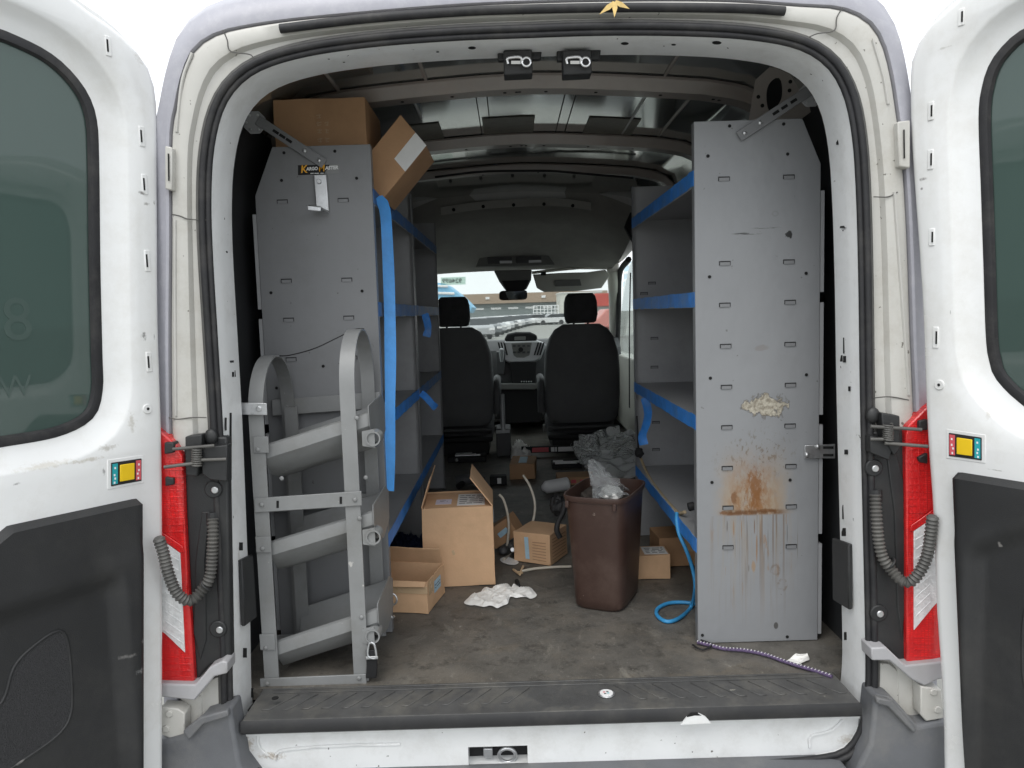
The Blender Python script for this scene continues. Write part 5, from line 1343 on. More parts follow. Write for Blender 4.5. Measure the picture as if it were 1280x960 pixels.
st_text('M', 398, 210.7, .028, M['orange'], .85); st_text('ASTER', 406.5, 210.2, .0145, M['whiteflat'], .95)
for u0_, u1_ in ((388, 392), (393, 399), (400, 404.5)):
    MB().prism([P(u0_, 216.2, .4978), P(u1_, 216.1, .4978), P(u1_, 217.1, .4978), P(u0_, 217.2, .4978)], (0, .0005, 0)).build('small_print', M['whiteflat'], st)

# ================================================================== tank rack on the left
rk = thing('tank_rack', 'grey three-tier tank rack with two hoops beside the left door', 'rack')
YF, DEP = .170, .30
XLh = P(334.5, 845, YF).x * .5 + P(324.5, 500, YF).x * .5
XRh = P(447.5, 845, YF).x * .5 + P(440, 520, YF).x * .5
def hoop(X, ztop, w_):
    h = .155; zs = ztop - h
    pts = [Vector((X, YF, .004)), Vector((X, YF, zs * .33)), Vector((X, YF, zs * .66)), Vector((X, YF, zs))]
    for k in range(1, 20):
        a = math.pi * k / 20; pts.append(Vector((X, YF + DEP / 2 - DEP / 2 * math.cos(a), zs + h * math.sin(a))))
    pts += [Vector((X, YF + DEP, zs)), Vector((X, YF + DEP, zs * .5)), Vector((X, YF + DEP, .004))]
    return MB().strap(pts, (w_, 0, 0), .005).build('hoop', M['rack'], rk, smooth=40, bevel=0)
zL, zR = P(344, 445, YF + DEP / 2).z, P(457, 412, YF + DEP / 2).z
hoop(XLh, zL, .040); hoop(XRh, zR, .041)
def bar(u0, v0, u1, v1, Y, h, th=.005, nm='crossbar', m=None):
    p, q = P(u0, v0, Y), P(u1, v1, Y)
    return MB().prism([p - Vector((0, 0, h / 2)), q - Vector((0, 0, h / 2)), q + Vector((0, 0, h / 2)), p + Vector((0, 0, h / 2))], (0, th, 0)).build(nm, m or M['rack'], rk, bevel=.0015)
bar(318, 632, 452, 623, YF - .009, .040); bar(325, 855, 458, 849.5, YF - .009, .030)
bar(335, 633, 470, 624, YF + DEP, .04); bar(340, 800, 470, 795, YF + DEP, .03); bar(340, 510, 475, 500, YF + DEP + .005, .05)
for u, v in ((347, 630.5), (426, 625.5)):
    MB().prism([P(u - 1.5, v - 4.5, YF - .0100), P(u + 1.5, v - 4.5, YF - .0100), P(u + 1.5, v + 4.5, YF - .0100), P(u - 1.5, v + 4.5, YF - .0100)], (0, .001, 0)).build('bar_slot', M['hole'], rk)
for u, v in ((326, 556), (329, 681), (334, 803)):
    bar(u - 9.5, v, u + 9.5, v, YF - .008, .045, .004, 'leg_sleeve')
for u, v, y in ((324,510.6,-.012),(322,562,-.009),(327,631,-.011),(446,522.6,-.004),(443.6,624.8,-.011),(449.4,648,-.004),(328,686,-.009),(332,810,-.009),(333.6,855,-.011),(452,771.6,-.004),(448.8,848,-.011),(352,598,.02),(457,597,.02)):
    MB().sphere(P(u, v, YF + y), .0065, 10, 6, (1, .5, 1)).build('rivet', M['rack'] if v != 510.6 else M['zinc'], rk, smooth=60)
# sloping cradles
def cradle(a, b, ring_):
    p, q = P(*a, YF + .012), P(*b, YF + .012)
    d = (q - p) / (q.x - p.x)
    xs = [XLh + .012 + (XRh + .050 - XLh - .012) * i / 14 for i in range(15)]
    prof = [(.010, .004), (.002, .000), (.0, -.018), (.0, -.034), (.014, -.050), (.055, -.090), (.12, -.112), (.19, -.105), (.24, -.075), (.262, -.03), (.265, .0)]
    inner = [(y + (.004 if i < 5 else (0 if i < 8 else -.004)), z + (.004 if 3 < i < 9 else 0)) for i, (y, z) in enumerate(prof)]
    loopp = prof + inner[::-1]
    b_ = MB(); rings = []
    for x in xs:
        c = p + d * (x - p.x)
        rings.append([Vector((x, c.y + y, c.z + z + .0015 * nz3((x * 9, y * 7, c.z), 1))) for y, z in loopp])
    b_.loft(rings, True, True)
    cr = b_.build('cradle', M['rack'], rk, smooth=35)
    # end plate with cut corner
    c = p + d * (xs[-1] - p.x); X = xs[-1]
    MB().prism([Vector((X + .0015, c.y + y, c.z + z)) for y, z in ((-.006, .022), (.20, .030), (.262, .0), (.25, -.085), (.14, -.112), (.05, -.085), (-.004, -.035))], (.003, 0, 0)).build('end_plate', M['rack'], cr, bevel=.001)
    rp = P(*ring_, YF - .012)
    r_ = MB(); ax = Vector((0, 1, 0)); n = 24
    prof2 = [(.0205, 0), (.0205, .05), (.0165, .05), (.0165, 0)]
    r_.loft([[rp + Vector((R * math.cos(2 * math.pi * k / n), y, R * math.sin(2 * math.pi * k / n))) for k in range(n)] for R, y in prof2 + prof2[:1]])
    r_.build('pipe_socket', M['rack'], cr, smooth=40)
    MB().prism([rp + Vector((-.030, .006, -.020)), rp + Vector((.004, .006, -.026)), rp + Vector((.004, .006, .026)), rp + Vector((-.030, .006, .020))], (0, .004, 0)).build('socket_bracket', M['rack'], cr)
cradle((334.6, 557), (431.6, 526), (466, 548.5)); cradle((339, 679), (435, 650), (466.5, 672)); cradle((343, 805), (438, 774), (465.5, 796))
MB().box(P(366, 600, YF + .25).x - .02, P(366, 600, YF + .25).x + .02, YF + .27, YF + .275, .01, .75).build('rear_upright', M['rack'], rk)
# steel strap from jamb to rack
t = thing('steel_strap', 'short galvanised strap bolted from left door jamb to tank rack', 'strap')
MB().prism([P(u, v, YF - .016) for u, v in ((288,503),(333,504),(334,519),(288,518))], (0, .004, 0)).build('strap_plate', M['zinc'], t, bevel=.001)
for u, v in ((324, 511), (299, 510)): MB().cyl(P(u, v, YF - .016), (0, -1, 0), .008, .006, 6).build('bolt_head', M['zinc'], t, bevel=.0015)
# wire between the hoops
tag(MB().tube(cat([P(344, 445, .35), P(362, 444, .33), P(392, 436, .30), P(418, 424, .30), P(443, 412, .33), P(455, 411, .35)], 40), .0016, 6).build('wire', M['black']), 'thin dark wire strung between the two rack hoops', 'wire')
# latch clip and black webbing at the rack foot
t = thing('latch_strap', 'black webbing strap with steel clip at the foot of the rack', 'strap')
MB().strap(cat([P(464, 812, YF - .015), P(465, 830, YF - .012), P(464, 847, YF - .008)], 8), (.030, 0, 0), .008).build('webbing', M['black'], t, bevel=.002)
MB().tube(cat([P(464, 803, YF - .02), P(461, 806, YF - .02), P(460, 820, YF - .022), P(470, 822, YF - .022), P(468, 806, YF - .02), P(464, 803, YF - .02)], 30), .0035, 8).build('clip', M['zinc'], t, smooth=60)
bar_ = MB().obox(P(465, 822, YF - .022), (.034, .006, .008)).build('clip_bar', M['zinc'], t, bevel=.001)
t = thing('ring_clip', 'small steel ring clip hanging at the right edge of rack', 'clip')
MB().ring(P(489, 749, .45), (.2, 1, 0), .019, .003).build('clip_ring', M['zinc'], t, smooth=60)
MB().tube(cat([P(487, 757, .45), P(486, 765, .44), P(490, 772, .44), P(493, 770, .44)], 12), .004, 8).build('clip_snap', M['zinc'], t, smooth=60)

# ================================================================== cartons
def sub_box(w_, d_, h_, cuts=8, amp=.0030, seed=0):
    bm = bmesh.new(); bmesh.ops.create_cube(bm, size=1)
    bmesh.ops.scale(bm, vec=(w_, d_, h_), verts=bm.verts)
    bmesh.ops.subdivide_edges(bm, edges=bm.edges, cuts=cuts, use_grid_fill=True)
    for v in bm.verts:
        p = v.co.copy()
        v.co += Vector((nz3(p, 9, seed), nz3(p, 9, seed + 7), nz3(p, 9, seed + 13))) * amp
    me = bpy.data.meshes.new('carton'); bm.to_mesh(me); bm.free()
    return me
def carton(name, label, base, size, rz=0.0, open_=None, m='card', tilt=None, seed=0, tapes=True):
    """base: centre of the underside; open_: list of flaps (side, angle from vertical-out) or None"""
    t = thing(name, label, 'box')
    t.location = base; t.rotation_euler = tilt if tilt else (0, 0, rz)
    w_, d_, h_ = size
    def add(me_or_mb, nm, mm, loc=(0, 0, 0), rot=(0, 0, 0)):
        if isinstance(me_or_mb, MB): o = me_or_mb.build(nm, mm, t)
        else:
            me_or_mb.materials.append(mm); o = bpy.data.objects.new(nm, me_or_mb); COL.objects.link(o); o.parent = t
            md = o.modifiers.new('bevel', 'BEVEL'); md.width = .002; md.segments = 2; md.limit_method = 'ANGLE'; md.angle_limit = rad(50)
        o.location = loc; o.rotation_euler = rot; return o
    if not open_:
        add(sub_box(w_, d_, h_, seed=seed), 'carton_body', M[m], (0, 0, h_ / 2))
        if tapes:
            add(MB().box(-.022, .022, -d_ / 2 - .0022, d_ / 2 + .0022, h_ - .06 if h_ > .15 else h_ * .5, h_ + .0024), 'packing_tape', M['packtape'])
    else:
        th = .004
        for (cx_, cy_, ww, dd, nm) in ((0, -d_ / 2 + th / 2, w_, th, 'front_wall'), (0, d_ / 2 - th / 2, w_, th, 'back_wall'), (-w_ / 2 + th / 2, 0, th, d_ - 2 * th, 'side_wall'), (w_ / 2 - th / 2, 0, th, d_ - 2 * th, 'side_wall')):
            add(sub_box(ww, dd, h_, 7, .0030, seed + cx_ * 9), nm, M[m], (cx_, cy_, h_ / 2))
        add(MB().box(-w_ / 2 + .002, w_ / 2 - .002, -d_ / 2 + .002, d_ / 2 - .002, .001, .006), 'bottom', M['card_in'])
        for sd, ang, ln in open_:
            L_ = w_ if sd in 'fb' else d_
            me = sub_box(L_ * .97, .004, ln, 5, .003, seed + ang)
            for v in me.vertices: v.co.z += ln / 2
            r = {'f': 0, 'b': math.pi, 'l': -math.pi / 2, 'r': math.pi / 2}[sd]
            o = add(me, 'flap', M[m])
            cx_, cy_ = {'f': (0, -d_ / 2), 'b': (0, d_ / 2), 'l': (-w_ / 2, 0), 'r': (w_ / 2, 0)}[sd]
            o.matrix_local = Matrix.Translation((cx_, cy_, h_)) @ Matrix.Rotation(r, 4, 'Z') @ Matrix.Rotation(rad(ang), 4, 'X')
    return t
def decal(par, nm, m, face, c, size, t_box, off=.0025, rot=0.0):
    """flat sticker on a face of a carton: face in f(ront) r(ight) t(op); c in face coords from centre"""
    w_, d_, h_ = t_box
    a, b = size
    pts = [(-a / 2, -b / 2), (a / 2, -b / 2), (a / 2, b / 2), (-a / 2, b / 2)]
    cr, sr = math.cos(rot), math.sin(rot)
    pts = [(c[0] + x * cr - y * sr, c[1] + x * sr + y * cr) for x, y in pts]
    f = {'f': lambda x, y: Vector((x, -d_ / 2 - off, h_ / 2 + y)), 'r': lambda x, y: Vector((w_ / 2 + off, x, h_ / 2 + y)), 't': lambda x, y: Vector((x, y, h_ + off))}[face]
    nrm = {'f': Vector((0, .0008, 0)), 'r': Vector((-.0008, 0, 0)), 't': Vector((0, 0, -.0008))}[face]
    return MB().prism([f(x, y) for x, y in pts], nrm).build(nm, m, par)
def print_lines(par, face, c, size, n, t_box, m=None, off=.0030, seed=1, rot=0.0):
    rnd = random.Random(seed)
    for i in range(n):
        y = c[1] + size[1] * (.5 - (i + .5) / n)
        x = c[0] - size[0] / 2
        while x < c[0] + size[0] / 2 - .004:
            l = rnd.uniform(.012, .034); l = min(l, c[0] + size[0] / 2 - x)
            decal(par, 'print_mark', m or M['ink'], face, (x + l / 2, y), (l, size[1] / n * .22), t_box, off, rot)
            x += l + rnd.uniform(.003, .012)

# big open carton
zt_c = .300
A = PZ(531, 735); B = PZ(619, 731.5)
wc = (B - A).length; ang = math.atan2(B.y - A.y, B.x - A.x); dc = .27
mid = (A + B) / 2 + Vector((-math.sin(ang), math.cos(ang), 0)) * dc / 2
S_ = (wc, dc, zt_c)
big = carton('cardboard_box', 'large open cardboard box with raised flaps in the aisle', (mid.x, mid.y, .002), S_, ang, [('l', -18, .115), ('r', -36, .135)], 'card', seed=3)
# front flap folded flat over the top, carrying the labels
MB().box(-wc / 2 + .006, wc / 2 - .006, -dc / 2 + .002, dc / 2 - .03, zt_c - .004, zt_c).build('top_flap', M['card'], big)
decal(big, 'address_label', M['lav'], 't', (-.055, -.04), (.060, .075), S_, .001)
decal(big, 'shipping_label', M['paper'], 't', (.05, -.015), (.105, .18), S_, .001)
print_lines(big, 't', (.05, -.015), (.09, .15), 5, S_, off=.0016, seed=4)
print_lines(big, 't', (-.055, -.03), (.03, .02), 2, S_, off=.0016, seed=9)
decal(big, 'side_label', M['palblue'], 'r', (-.06, .10), (.04, .05), S_, .003)
decal(big, 'dent', M['packtape'], 'f', (-.02, -.02), (.010, .018), S_, .0012, .3)

# small open carton at the left
A = PZ(478, 767); B = PZ(535, 768.5)
ws_, ds_, hs_ = .25, .20, .112
ang = -.20
mid = B + Vector((math.cos(ang), math.sin(ang), 0)) * (-ws_ / 2) + Vector((-math.sin(ang), math.cos(ang), 0)) * ds_ / 2
S2 = (ws_, ds_, hs_)
sm = carton('cardboard_box', 'small open cardboard box on the floor beside the tank rack', (mid.x, mid.y, .002), S2, ang, [('b', -25, .07), ('f', 140, .02)], 'card', seed=8)
decal(sm, 'packing_tape', M['packtape'], 'f', (0, .028), (ws_ + .004, .026), S2, .002)
decal(sm, 'packing_tape', M['packtape'], 'r', (-.06, .028), (.05, .05), S2, .002)
decal(sm, 'side_label', M['palblue'], 'r', (.015, .010), (.075, .042), S2, .002)
print_lines(sm, 'r', (.015, .010), (.06, .02), 2, S2, M['ink'], .003, 3)
# middle carton
c = PZ(688, 708)
S3 = (.125, .20, .112); a3 = rad(33)
ex, ey = Vector((math.cos(a3), math.sin(a3), 0)), Vector((-math.sin(a3), math.cos(a3), 0))
a3 = rad(-28)
ex, ey = Vector((math.cos(a3), math.sin(a3), 0)), Vector((-math.sin(a3), math.cos(a3), 0))
S3 = (.165, .17, .125)
q = c - ex * S3[0] / 2 + ey * S3[1] / 2
md_ = carton('cardboard_box', 'squat cardboard box with crushed corrugated edge left of the bin', (q.x, q.y, .002), S3, a3, None, 'card', seed=12, tapes=False)
decal(md_, 'blue_tape_label', M['palblue'], 'f', (-.02, .0), (.018, .09), S3, .003, .05)
for i in range(7):
    decal(md_, 'corrugation', M['card_in'], 'r', (0, -.045 + i * .014), (.13, .003), S3, .0022, random.uniform(-.03, .03))
    decal(md_, 'corrugation', M['card_in'], 'f', (.035, -.045 + i * .012), (.06, .0025), S3, .0022, random.uniform(-.05, .05))
# tilted small carton behind the big one
q = P(637, 668, 1.36)
S4 = (.125, .11, .085)
tl4 = carton('cardboard_box', 'little tipped cardboard box leaning behind the large open box', (q.x, 1.36, .045), S4, 0, None, 'card_dark', tilt=(0, rad(-33), rad(-12)), seed=16, tapes=False)
decal(tl4, 'side_label', M['palblue'], 'f', (.01, .0), (.05, .022), S4, .003, .1)
# far carton near the cab
A = PZ(640, 599); B = PZ(670.5, 600)
S5 = ((B - A).length, .27, .095)
q = (A + B) / 2 + Vector((0, S5[1] / 2, 0))
far = carton('cardboard_box', 'small closed cardboard box on the floor between the seats', (q.x, q.y, .002), S5, rad(-4), None, 'card_dark', seed=21, tapes=False)
decal(far, 'packing_tape', M['palblue'], 't', (0, 0), (.05, .2), S5, .002)
# cartons under the right shelving
A = PZ(803, 725); B = PZ(838, 724)
S6 = (.14, .11, .092)
q = B + Vector((-S6[0] / 2, S6[1] / 2, 0))
r1 = carton('cardboard_box', 'small cardboard box with printed top right of the bin', (q.x, q.y, .002), S6, rad(0), None, 'card', seed=25, tapes=False)
decal(r1, 'top_label', M['paper'], 't', (.02, .0), (.088, .09), S6, .002)
print_lines(r1, 't', (.02, 0), (.07, .07), 4, S6, off=.0028, seed=12)
A = PZ(870, 708)
S7 = (.24, .16, .118)
r2 = carton('cardboard_box', 'brown cardboard box pushed under the lowest right shelf', (A.x + .03 - S7[0] / 2 + .06, A.y + S7[1] / 2, .002), S7, rad(3), None, 'card_dark', seed=29)
# flattened carton on the floor behind the bin
fb = thing('flattened_carton', 'flattened cardboard piece with red print lying behind the bin', 'cardboard')
q = PZ(718, 606)
MB().box(q.x - .10, q.x + .12, q.y - .02, q.y + .14, .002, .05).build('carton_tray', M['card_dark'], fb, bevel=.004)
for i in range(3): MB().box(q.x - .07 + i * .05, q.x - .04 + i * .05, q.y - .0212, q.y - .020, .015, .035).build('red_print', M['redflat'], fb)

# cartons on the top shelf at the left
zs = SH[0] + .002
a, b = P(342, 150, .60), P(457, 150, .60); zt_ = P(400, 123, .60).z
S8 = (b.x - a.x, .30, zt_ - zs)
tb1 = carton('cardboard_box', 'brown printed carton standing on top of the left shelving', ((a.x + b.x) / 2, .60 + .15, zs), S8, 0, None, 'card_dark', seed=33, tapes=False)
pr_ = M['printlight'] = mat('faded_print', (.52, .36, .23), .7, var=.2, scale=60)
rnd = random.Random(5)
for k, y in enumerate((.10, .075, .05, .02, -.01, -.035, -.06, -.09)):      # faded upright print
    for x0_, w2 in ((-.012, .016), (.012, .012)):
        if k == 0 and x0_ > 0: continue
        yy = y * S8[2] / .33 + .0
        decal(tb1, 'print_mark', pr_, 'f', (x0_ + .01, yy + .008), (w2, .0028), S8, .0024, rnd.uniform(-.3, .3))
        decal(tb1, 'print_mark', pr_, 'f', (x0_ + .01, yy), (w2 * .8, .0026), S8, .0024, rnd.uniform(-.3, .3))
        decal(tb1, 'print_mark', pr_, 'f', (x0_ + .01 + rnd.uniform(-.004, .004), yy + .004), (.0026, .014), S8, .0025, rnd.uniform(-.2, .2))
p0_, p1_, p2_, p3_ = P(456, 180, .62), P(500.6, 143, .62), P(533, 182, .62), P(478, 250, .62)
tb2 = thing('cardboard_box', 'tipped carton with white label hanging off the left top shelf', 'box')
cf = [P(440, 200, .63), p1_, p2_, P(477, 250, .63)]
MB().prism([p1_ + (p3_ - p2_) * 1.0, p1_, p2_, p3_], (0, .26, 0)).build('carton_body', M['card_dark'], tb2, bevel=.002)
dx = (p2_ - p1_); dl = (p3_ - p2_)
MB().prism([p2_ + Vector((0, -.002, 0)), p2_ - dx * .42 + Vector((0, -.002, 0)), p2_ - dx * .42 + dl * .48 + Vector((0, -.002, 0)), p2_ + dl * .48 + Vector((0, -.002, 0))], (0, .0012, 0)).build('white_label', M['paper'], tb2)

# ================================================================== waste bin and what is in it
wbn = thing('waste_bin', 'tall brown plastic waste bin full of rubbish on the van floor', 'bin')
q = PZ(765, 752); bx, by = q.x - .012, q.y + .030
hb_ = .400; ra = rad(-24)
def brr(w_, d_, z, r=.4):
    out = []; n = 48
    for k in range(n):
        t_ = 2 * math.pi * k / n; c, s = math.cos(t_), math.sin(t_)
        x, y = math.copysign(abs(c) ** r, c) * w_ / 2, math.copysign(abs(s) ** r, s) * d_ / 2
        out.append(Vector((bx + x * math.cos(ra) - y * math.sin(ra), by + x * math.sin(ra) + y * math.cos(ra), z)))
    return out
W0_, D0_, W1_, D1_ = .178, .25, .220, .315
def at_(f): return W0_ + (W1_ - W0_) * f, D0_ + (D1_ - D0_) * f
rings = [brr(W0_ * .9, D0_ * .93, .002), brr(W0_, D0_, .012)]
for f in (.1, .3, .5, .7, .9): rings.append(brr(*at_(f), hb_ * f))
rings += [brr(at_(.955)[0], at_(.955)[1], hb_ * .955), brr(at_(.955)[0] + .010, at_(.955)[1] + .010, hb_ * .955), brr(W1_ + .014, D1_ + .014, hb_ - .004), brr(W1_ + .012, D1_ + .012, hb_), brr(W1_ + .002, D1_ + .002, hb_), brr(*at_(.9), hb_ * .9 + .01)]
for f in (.5, .1): rings.append([Vector((p.x + (bx - p.x) * .03, p.y + (by - p.y) * .03, p.z)) for p in brr(*at_(f), hb_ * f)])
b_ = MB(); b_.loft(rings, True, True); b_.build('bin_body', M['bin'], wbn, smooth=40)
for u, v in ((716, 631), (759, 637)):
    p = P(u, v, by - .15); 
for k in (24 + 8, 24 + 15):
    p = brr(W1_ + .010, D1_ + .010, hb_ * .93)[k]; MB().obox(p, (.012, .012, .024), Matrix.Rotation(ra, 3, 'Z')).build('rim_rib', M['bin'], wbn, bevel=.002)
def blob(c, r, sc, amp, fr, seed, name, m, n=48, k=32):
    b = MB(); c = Vector(c); rings = []
    for i in range(k + 1):
        th = math.pi * i / k; row = []
        for j in range(n):
            ph = 2 * math.pi * j / n
            d = Vector((math.cos(ph) * math.sin(th), math.sin(ph) * math.sin(th), math.cos(th)))
            f = 1 + amp * (noise.noise(d * fr + Vector((seed, 0, 0))) + .6 * abs(noise.noise(d * fr * 2.3 + Vector((0, seed, 0)))) + .3 * noise.noise(d * fr * 5))
            row.append(c + Vector((d.x * sc[0], d.y * sc[1], d.z * sc[2])) * r * f)
        rings.append(row)
    b.loft(rings, True)
    return b.build(name, m, None, smooth=80)
tag(blob((bx + .0, by + .02, hb_ * .86), .07, (1.1, 1.6, .55), .5, 2.4, 3, 'brown_rag', mat('dark_rag', (.05, .042, .036), .9, var=.3, scale=30)), 'dark crumpled rag inside the brown waste bin', 'rag')
tag(blob((bx + .015, by - .045, hb_ * .97), .034, (1.1, 1, .8), .25, 2, 9, 'paper_ball', M['cloth']), 'white crumpled paper ball on top of the waste bin', 'paper')
# clear plastic sleeve standing out of the bin
def sheet(name, px, Y, nu, nv, amp, fr, seed, m, thick=.0):
    """patch from four traced corners with folds: px top-left, top-right, bottom-right, bottom-left (u, v, y)"""
    c = [P(u, v, y) for u, v, y in px]; b = MB(); rings = []
    nrm = (c[1] - c[0]).cross(c[3] - c[0]).normalized()
    for j in range(nv + 1):
        g = j / nv; row = []
        for i in range(nu + 1):
            f = i / nu
            p = c[0].lerp(c[1], f).lerp(c[3].lerp(c[2], f), g)
            q_ = Vector((f * fr, g * fr * 1.3, seed))
            row.append(p + nrm * amp * (noise.noise(q_) + .5 * noise.noise(q_ * 2.1)) + Vector((noise.noise(q_ * 1.7 + Vector((9, 0, 0))), 0, noise.noise(q_ * 1.5 + Vector((0, 9, 0))))) * amp * .5)
        rings.append(row)
    b.loft(rings, False); return b.build(name, m, None, smooth=80)
yb = by - .03
sl_ = thing('plastic_sleeve', 'clear plastic sleeve sticking up out of the waste bin', 'plastic bag')
o = sheet('sleeve_front', [(736,576,yb),(742,574,yb),(784,620,yb - .05),(741,624,yb - .05)], 0, 20, 26, .022, 4, 2, M['poly']); o.parent = sl_
o = sheet('sleeve_back', [(736,576,yb + .004),(744,575,yb + .01),(788,614,yb + .02),(742,616,yb + .03)], 0, 20, 26, .022, 4, 6, M['poly']); o.parent = sl_

# ================================================================== plastic wrap heap by the passenger seat
hp = thing('plastic_wrap_heap', 'heap of crumpled clear plastic wrap by the passenger seat', 'plastic wrap')
hm = film('cloudy_polythene', (.96, .99, .98), .30, .25, .9)
for k, (c4, am) in enumerate((([(718,552,2.95),(770,536,3.05),(806,592,2.75),(742,594,2.70)], .07), ([(716,560,2.90),(740,545,2.95),(764,586,2.75),(730,590,2.72)], .06),
        ([(745,538,3.05),(806,545,3.0),(806,594,2.80),(770,588,2.78)], .07), ([(724,548,3.0),(800,540,3.1),(800,560,2.75),(728,572,2.75)], .05), ([(735,566,2.80),(800,560,2.85),(806,596,2.66),(748,597,2.64)], .05))):
    o = sheet('wrap_fold', c4, 0, 34, 34, am * 1.25, 2.4, 3.3 + k * 7.1, hm); o.parent = hp

# white rag on the floor
def floor_cloth(name, label, outline, h, m, seed):
    pts = cat2([(PZ(u, v).x, PZ(u, v).y) for u, v in outline], 128)
    cx_ = sum(p[0] for p in pts) / 128; cy_ = sum(p[1] for p in pts) / 128
    b = MB(); rings = []; K = 40
    for k in range(K + 1):
        f = 1 - k / K; row = []
        for (x, y) in pts:
            X, Y = cx_ + (x - cx_) * f, cy_ + (y - cy_) * f
            e = min(1, .25 + (1 - f) * 5)
            wx = .012 * noise.noise(Vector((X * 22, Y * 22, seed + 3)))
            z = .003 + h * e * (.3 + 1.5 * (1 - abs(noise.noise(Vector(((X + wx) * 13 + (Y + wx) * 9, (Y - X + wx) * 7, seed))) * 2.2)) ** 2 * .5 + .9 * (1 - abs(noise.noise(Vector(((X - Y + wx) * 30, (Y + X) * 16, seed + 5))) * 2.4)) ** 2 * .5 + .12 * noise.noise(Vector((X * 90, Y * 90, seed))))
            row.append(Vector((X, Y, max(.002, z))))
        rings.append(row)
    b.loft(rings, True)
    return tag(b.build(name, m, None, smooth=80), label, 'cloth')
floor_cloth('white_rag', 'crumpled white rag lying on the floor before the big box', [(580,755),(586,748),(592,744),(600,742),(606,736),(614,737),(624,732),(634,731),(640,736),(646,733),(652,738),(662,736),(668,741),(671,746),(664,750),(656,748),(646,749),(638,748),(635,756),(630,758),(622,762),(614,759),(604,760),(595,758),(588,758)], .011, M['cloth'], 4)
floor_cloth('paper_sheet', 'small white paper scrap on the floor behind the big box', [(625,700),(634,697),(648,703),(643,707),(630,705)], .003, M['paper'], 9)

# ================================================================== cables, hoses, cords
def line(name, label, pts, r, m, cat_, n=70, k=10):
    return tag(MB().tube(cat(pts, n), r, k).build(name, m, None, smooth=60), label, cat_)
line('blue_hose', 'bright blue hose looping from the right shelf to the floor',
     [P(846, 641, .62), P(846, 652, .60), P(849, 668, .58), P(858, 688, .56), P(866, 712, .56), P(869, 735, .56)] + [PZ(u, v, .008) for u, v in ((864,758),(850,772),(834,777),(822,770),(822,761),(836,754),(856,753),(876,756))], .0065, M['cord'], 'hose', 120)
line('tan_rope', 'tan rope strung along the lowest right shelf edge', [P(799, 565, 1.42), P(803, 578, 1.40), P(812, 597, 1.25), P(824, 614, 1.0), P(837, 630, .80), P(848, 641, .66), P(856, 640, .6)], .006, M['rope'], 'rope')
line('steel_chain', 'thin dark chain hanging at the far end of right shelving', [P(796, 520, 1.40), P(797, 540, 1.40), P(798, 562, 1.40)], .004, M['black'], 'chain')
kn = thing('hose_fitting', 'black and steel hose fitting clipped to the right shelf', 'fitting')
MB().cyl(P(860, 634, .52), (1, 0, .2), .014, .03, 12).build('fitting_body', M['black'], kn, bevel=.003)
MB().sphere(P(868, 631, .52), .011, 12, 8).build('fitting_cap', M['zinc'], kn, smooth=60)
tag(blob(P(799, 566, 1.40), .018, (1, 1, 1.1), .3, 2, 2, 'cord_knot', M['black']), 'dark knot where rope meets the right shelf post', 'knot')
line('white_tube', 'bowed cream plastic tube standing up in the aisle', [PZ(630, 699, .012), P(640, 692, 1.30), P(652, 680, 1.32), P(662, 663, 1.34), P(668, 643, 1.36), P(668, 625, 1.38), P(662, 607, 1.40), P(654, 594, 1.42)], .0055, M['cream'], 'tube')
line('white_tube', 'short cream tube curving up behind the large box', [P(634, 682, 1.28), P(636, 660, 1.28), P(634, 640, 1.28), P(629, 624, 1.28), P(624, 618, 1.28)], .0055, M['cream'], 'tube')
line('white_tube', 'cream plastic tube lying flat in front of the squat box', [PZ(652, 714, .008), PZ(668, 711, .008), PZ(690, 709, .008), PZ(714, 708, .008)], .0055, M['cream'], 'tube')
brs = thing('brass_fitting', 'small brass pipe fitting on the floor at the tube end', 'fitting')
for a_, b_ in (((642, 712), (650, 718)), ((650, 717), (654, 708)), ((646, 715), (653, 716))):
    MB().tube([PZ(*a_, .008), PZ(*b_, .010)], .005, 10).build('brass_arm', M['packtape'], brs, smooth=60)
line('curved_hose', 'black curved hose handle hooked beside the bin', [P(706, 628, .9), P(704, 640, .88), P(698, 652, .86), P(696, 663, .85), P(700, 672, .85)], .010, M['black'], 'hose')
tag(blob(P(697, 632, 1.05), .030, (.9, .9, 1.3), .3, 2, 7, 'black_lump', M['black']), 'black rounded plastic lump behind the bin', 'plastic part')
# bungee cord at the foot of the right panel
bc_pts = [PZ(u, v, .008) for u, v in ((872,803),(885,806),(905,811),(930,813),(955,818),(978,826),(1000,833),(1020,839),(1040,846))]
bg_ = thing('bungee_cord', 'purple and white braided bungee cord by the right panel foot', 'cord')
path = cat(bc_pts, 160)
MB().tube(path, .0052, 10).build('bungee_core', M['purple'], bg_, smooth=60)
b_ = MB()
for s in range(2):
    for i in range(0, 158, 4):
        d = (path[i + 1] - path[i]).normalized(); sd = d.cross(Vector((0, 0, 1)))
        b_.obox(path[i] + Vector((0, 0, .0045)) + sd * (.002 if s else -.002), (.003, .002, .0018), Matrix.Rotation(math.atan2(d.y, d.x) + (.6 if s else -.6), 3, 'Z'))
o = b_.build('bungee_fleck', M['whiteflat'], bg_); o['kind'] = 'stuff'
MB().tube(cat([PZ(866, 806, .01), PZ(872, 810, .01), PZ(880, 812, .008), PZ(890, 806, .01), PZ(876, 800, .012)], 20), .003, 8).build('bungee_hook', M['black'], bg_, smooth=60)
floor_cloth('paper_scrap', 'torn white paper scrap lying across the bungee cord', [(984,828),(992,824),(1006,823),(1012,827),(1002,831),(996,835),(988,832)], .014, M['cloth'], 14)

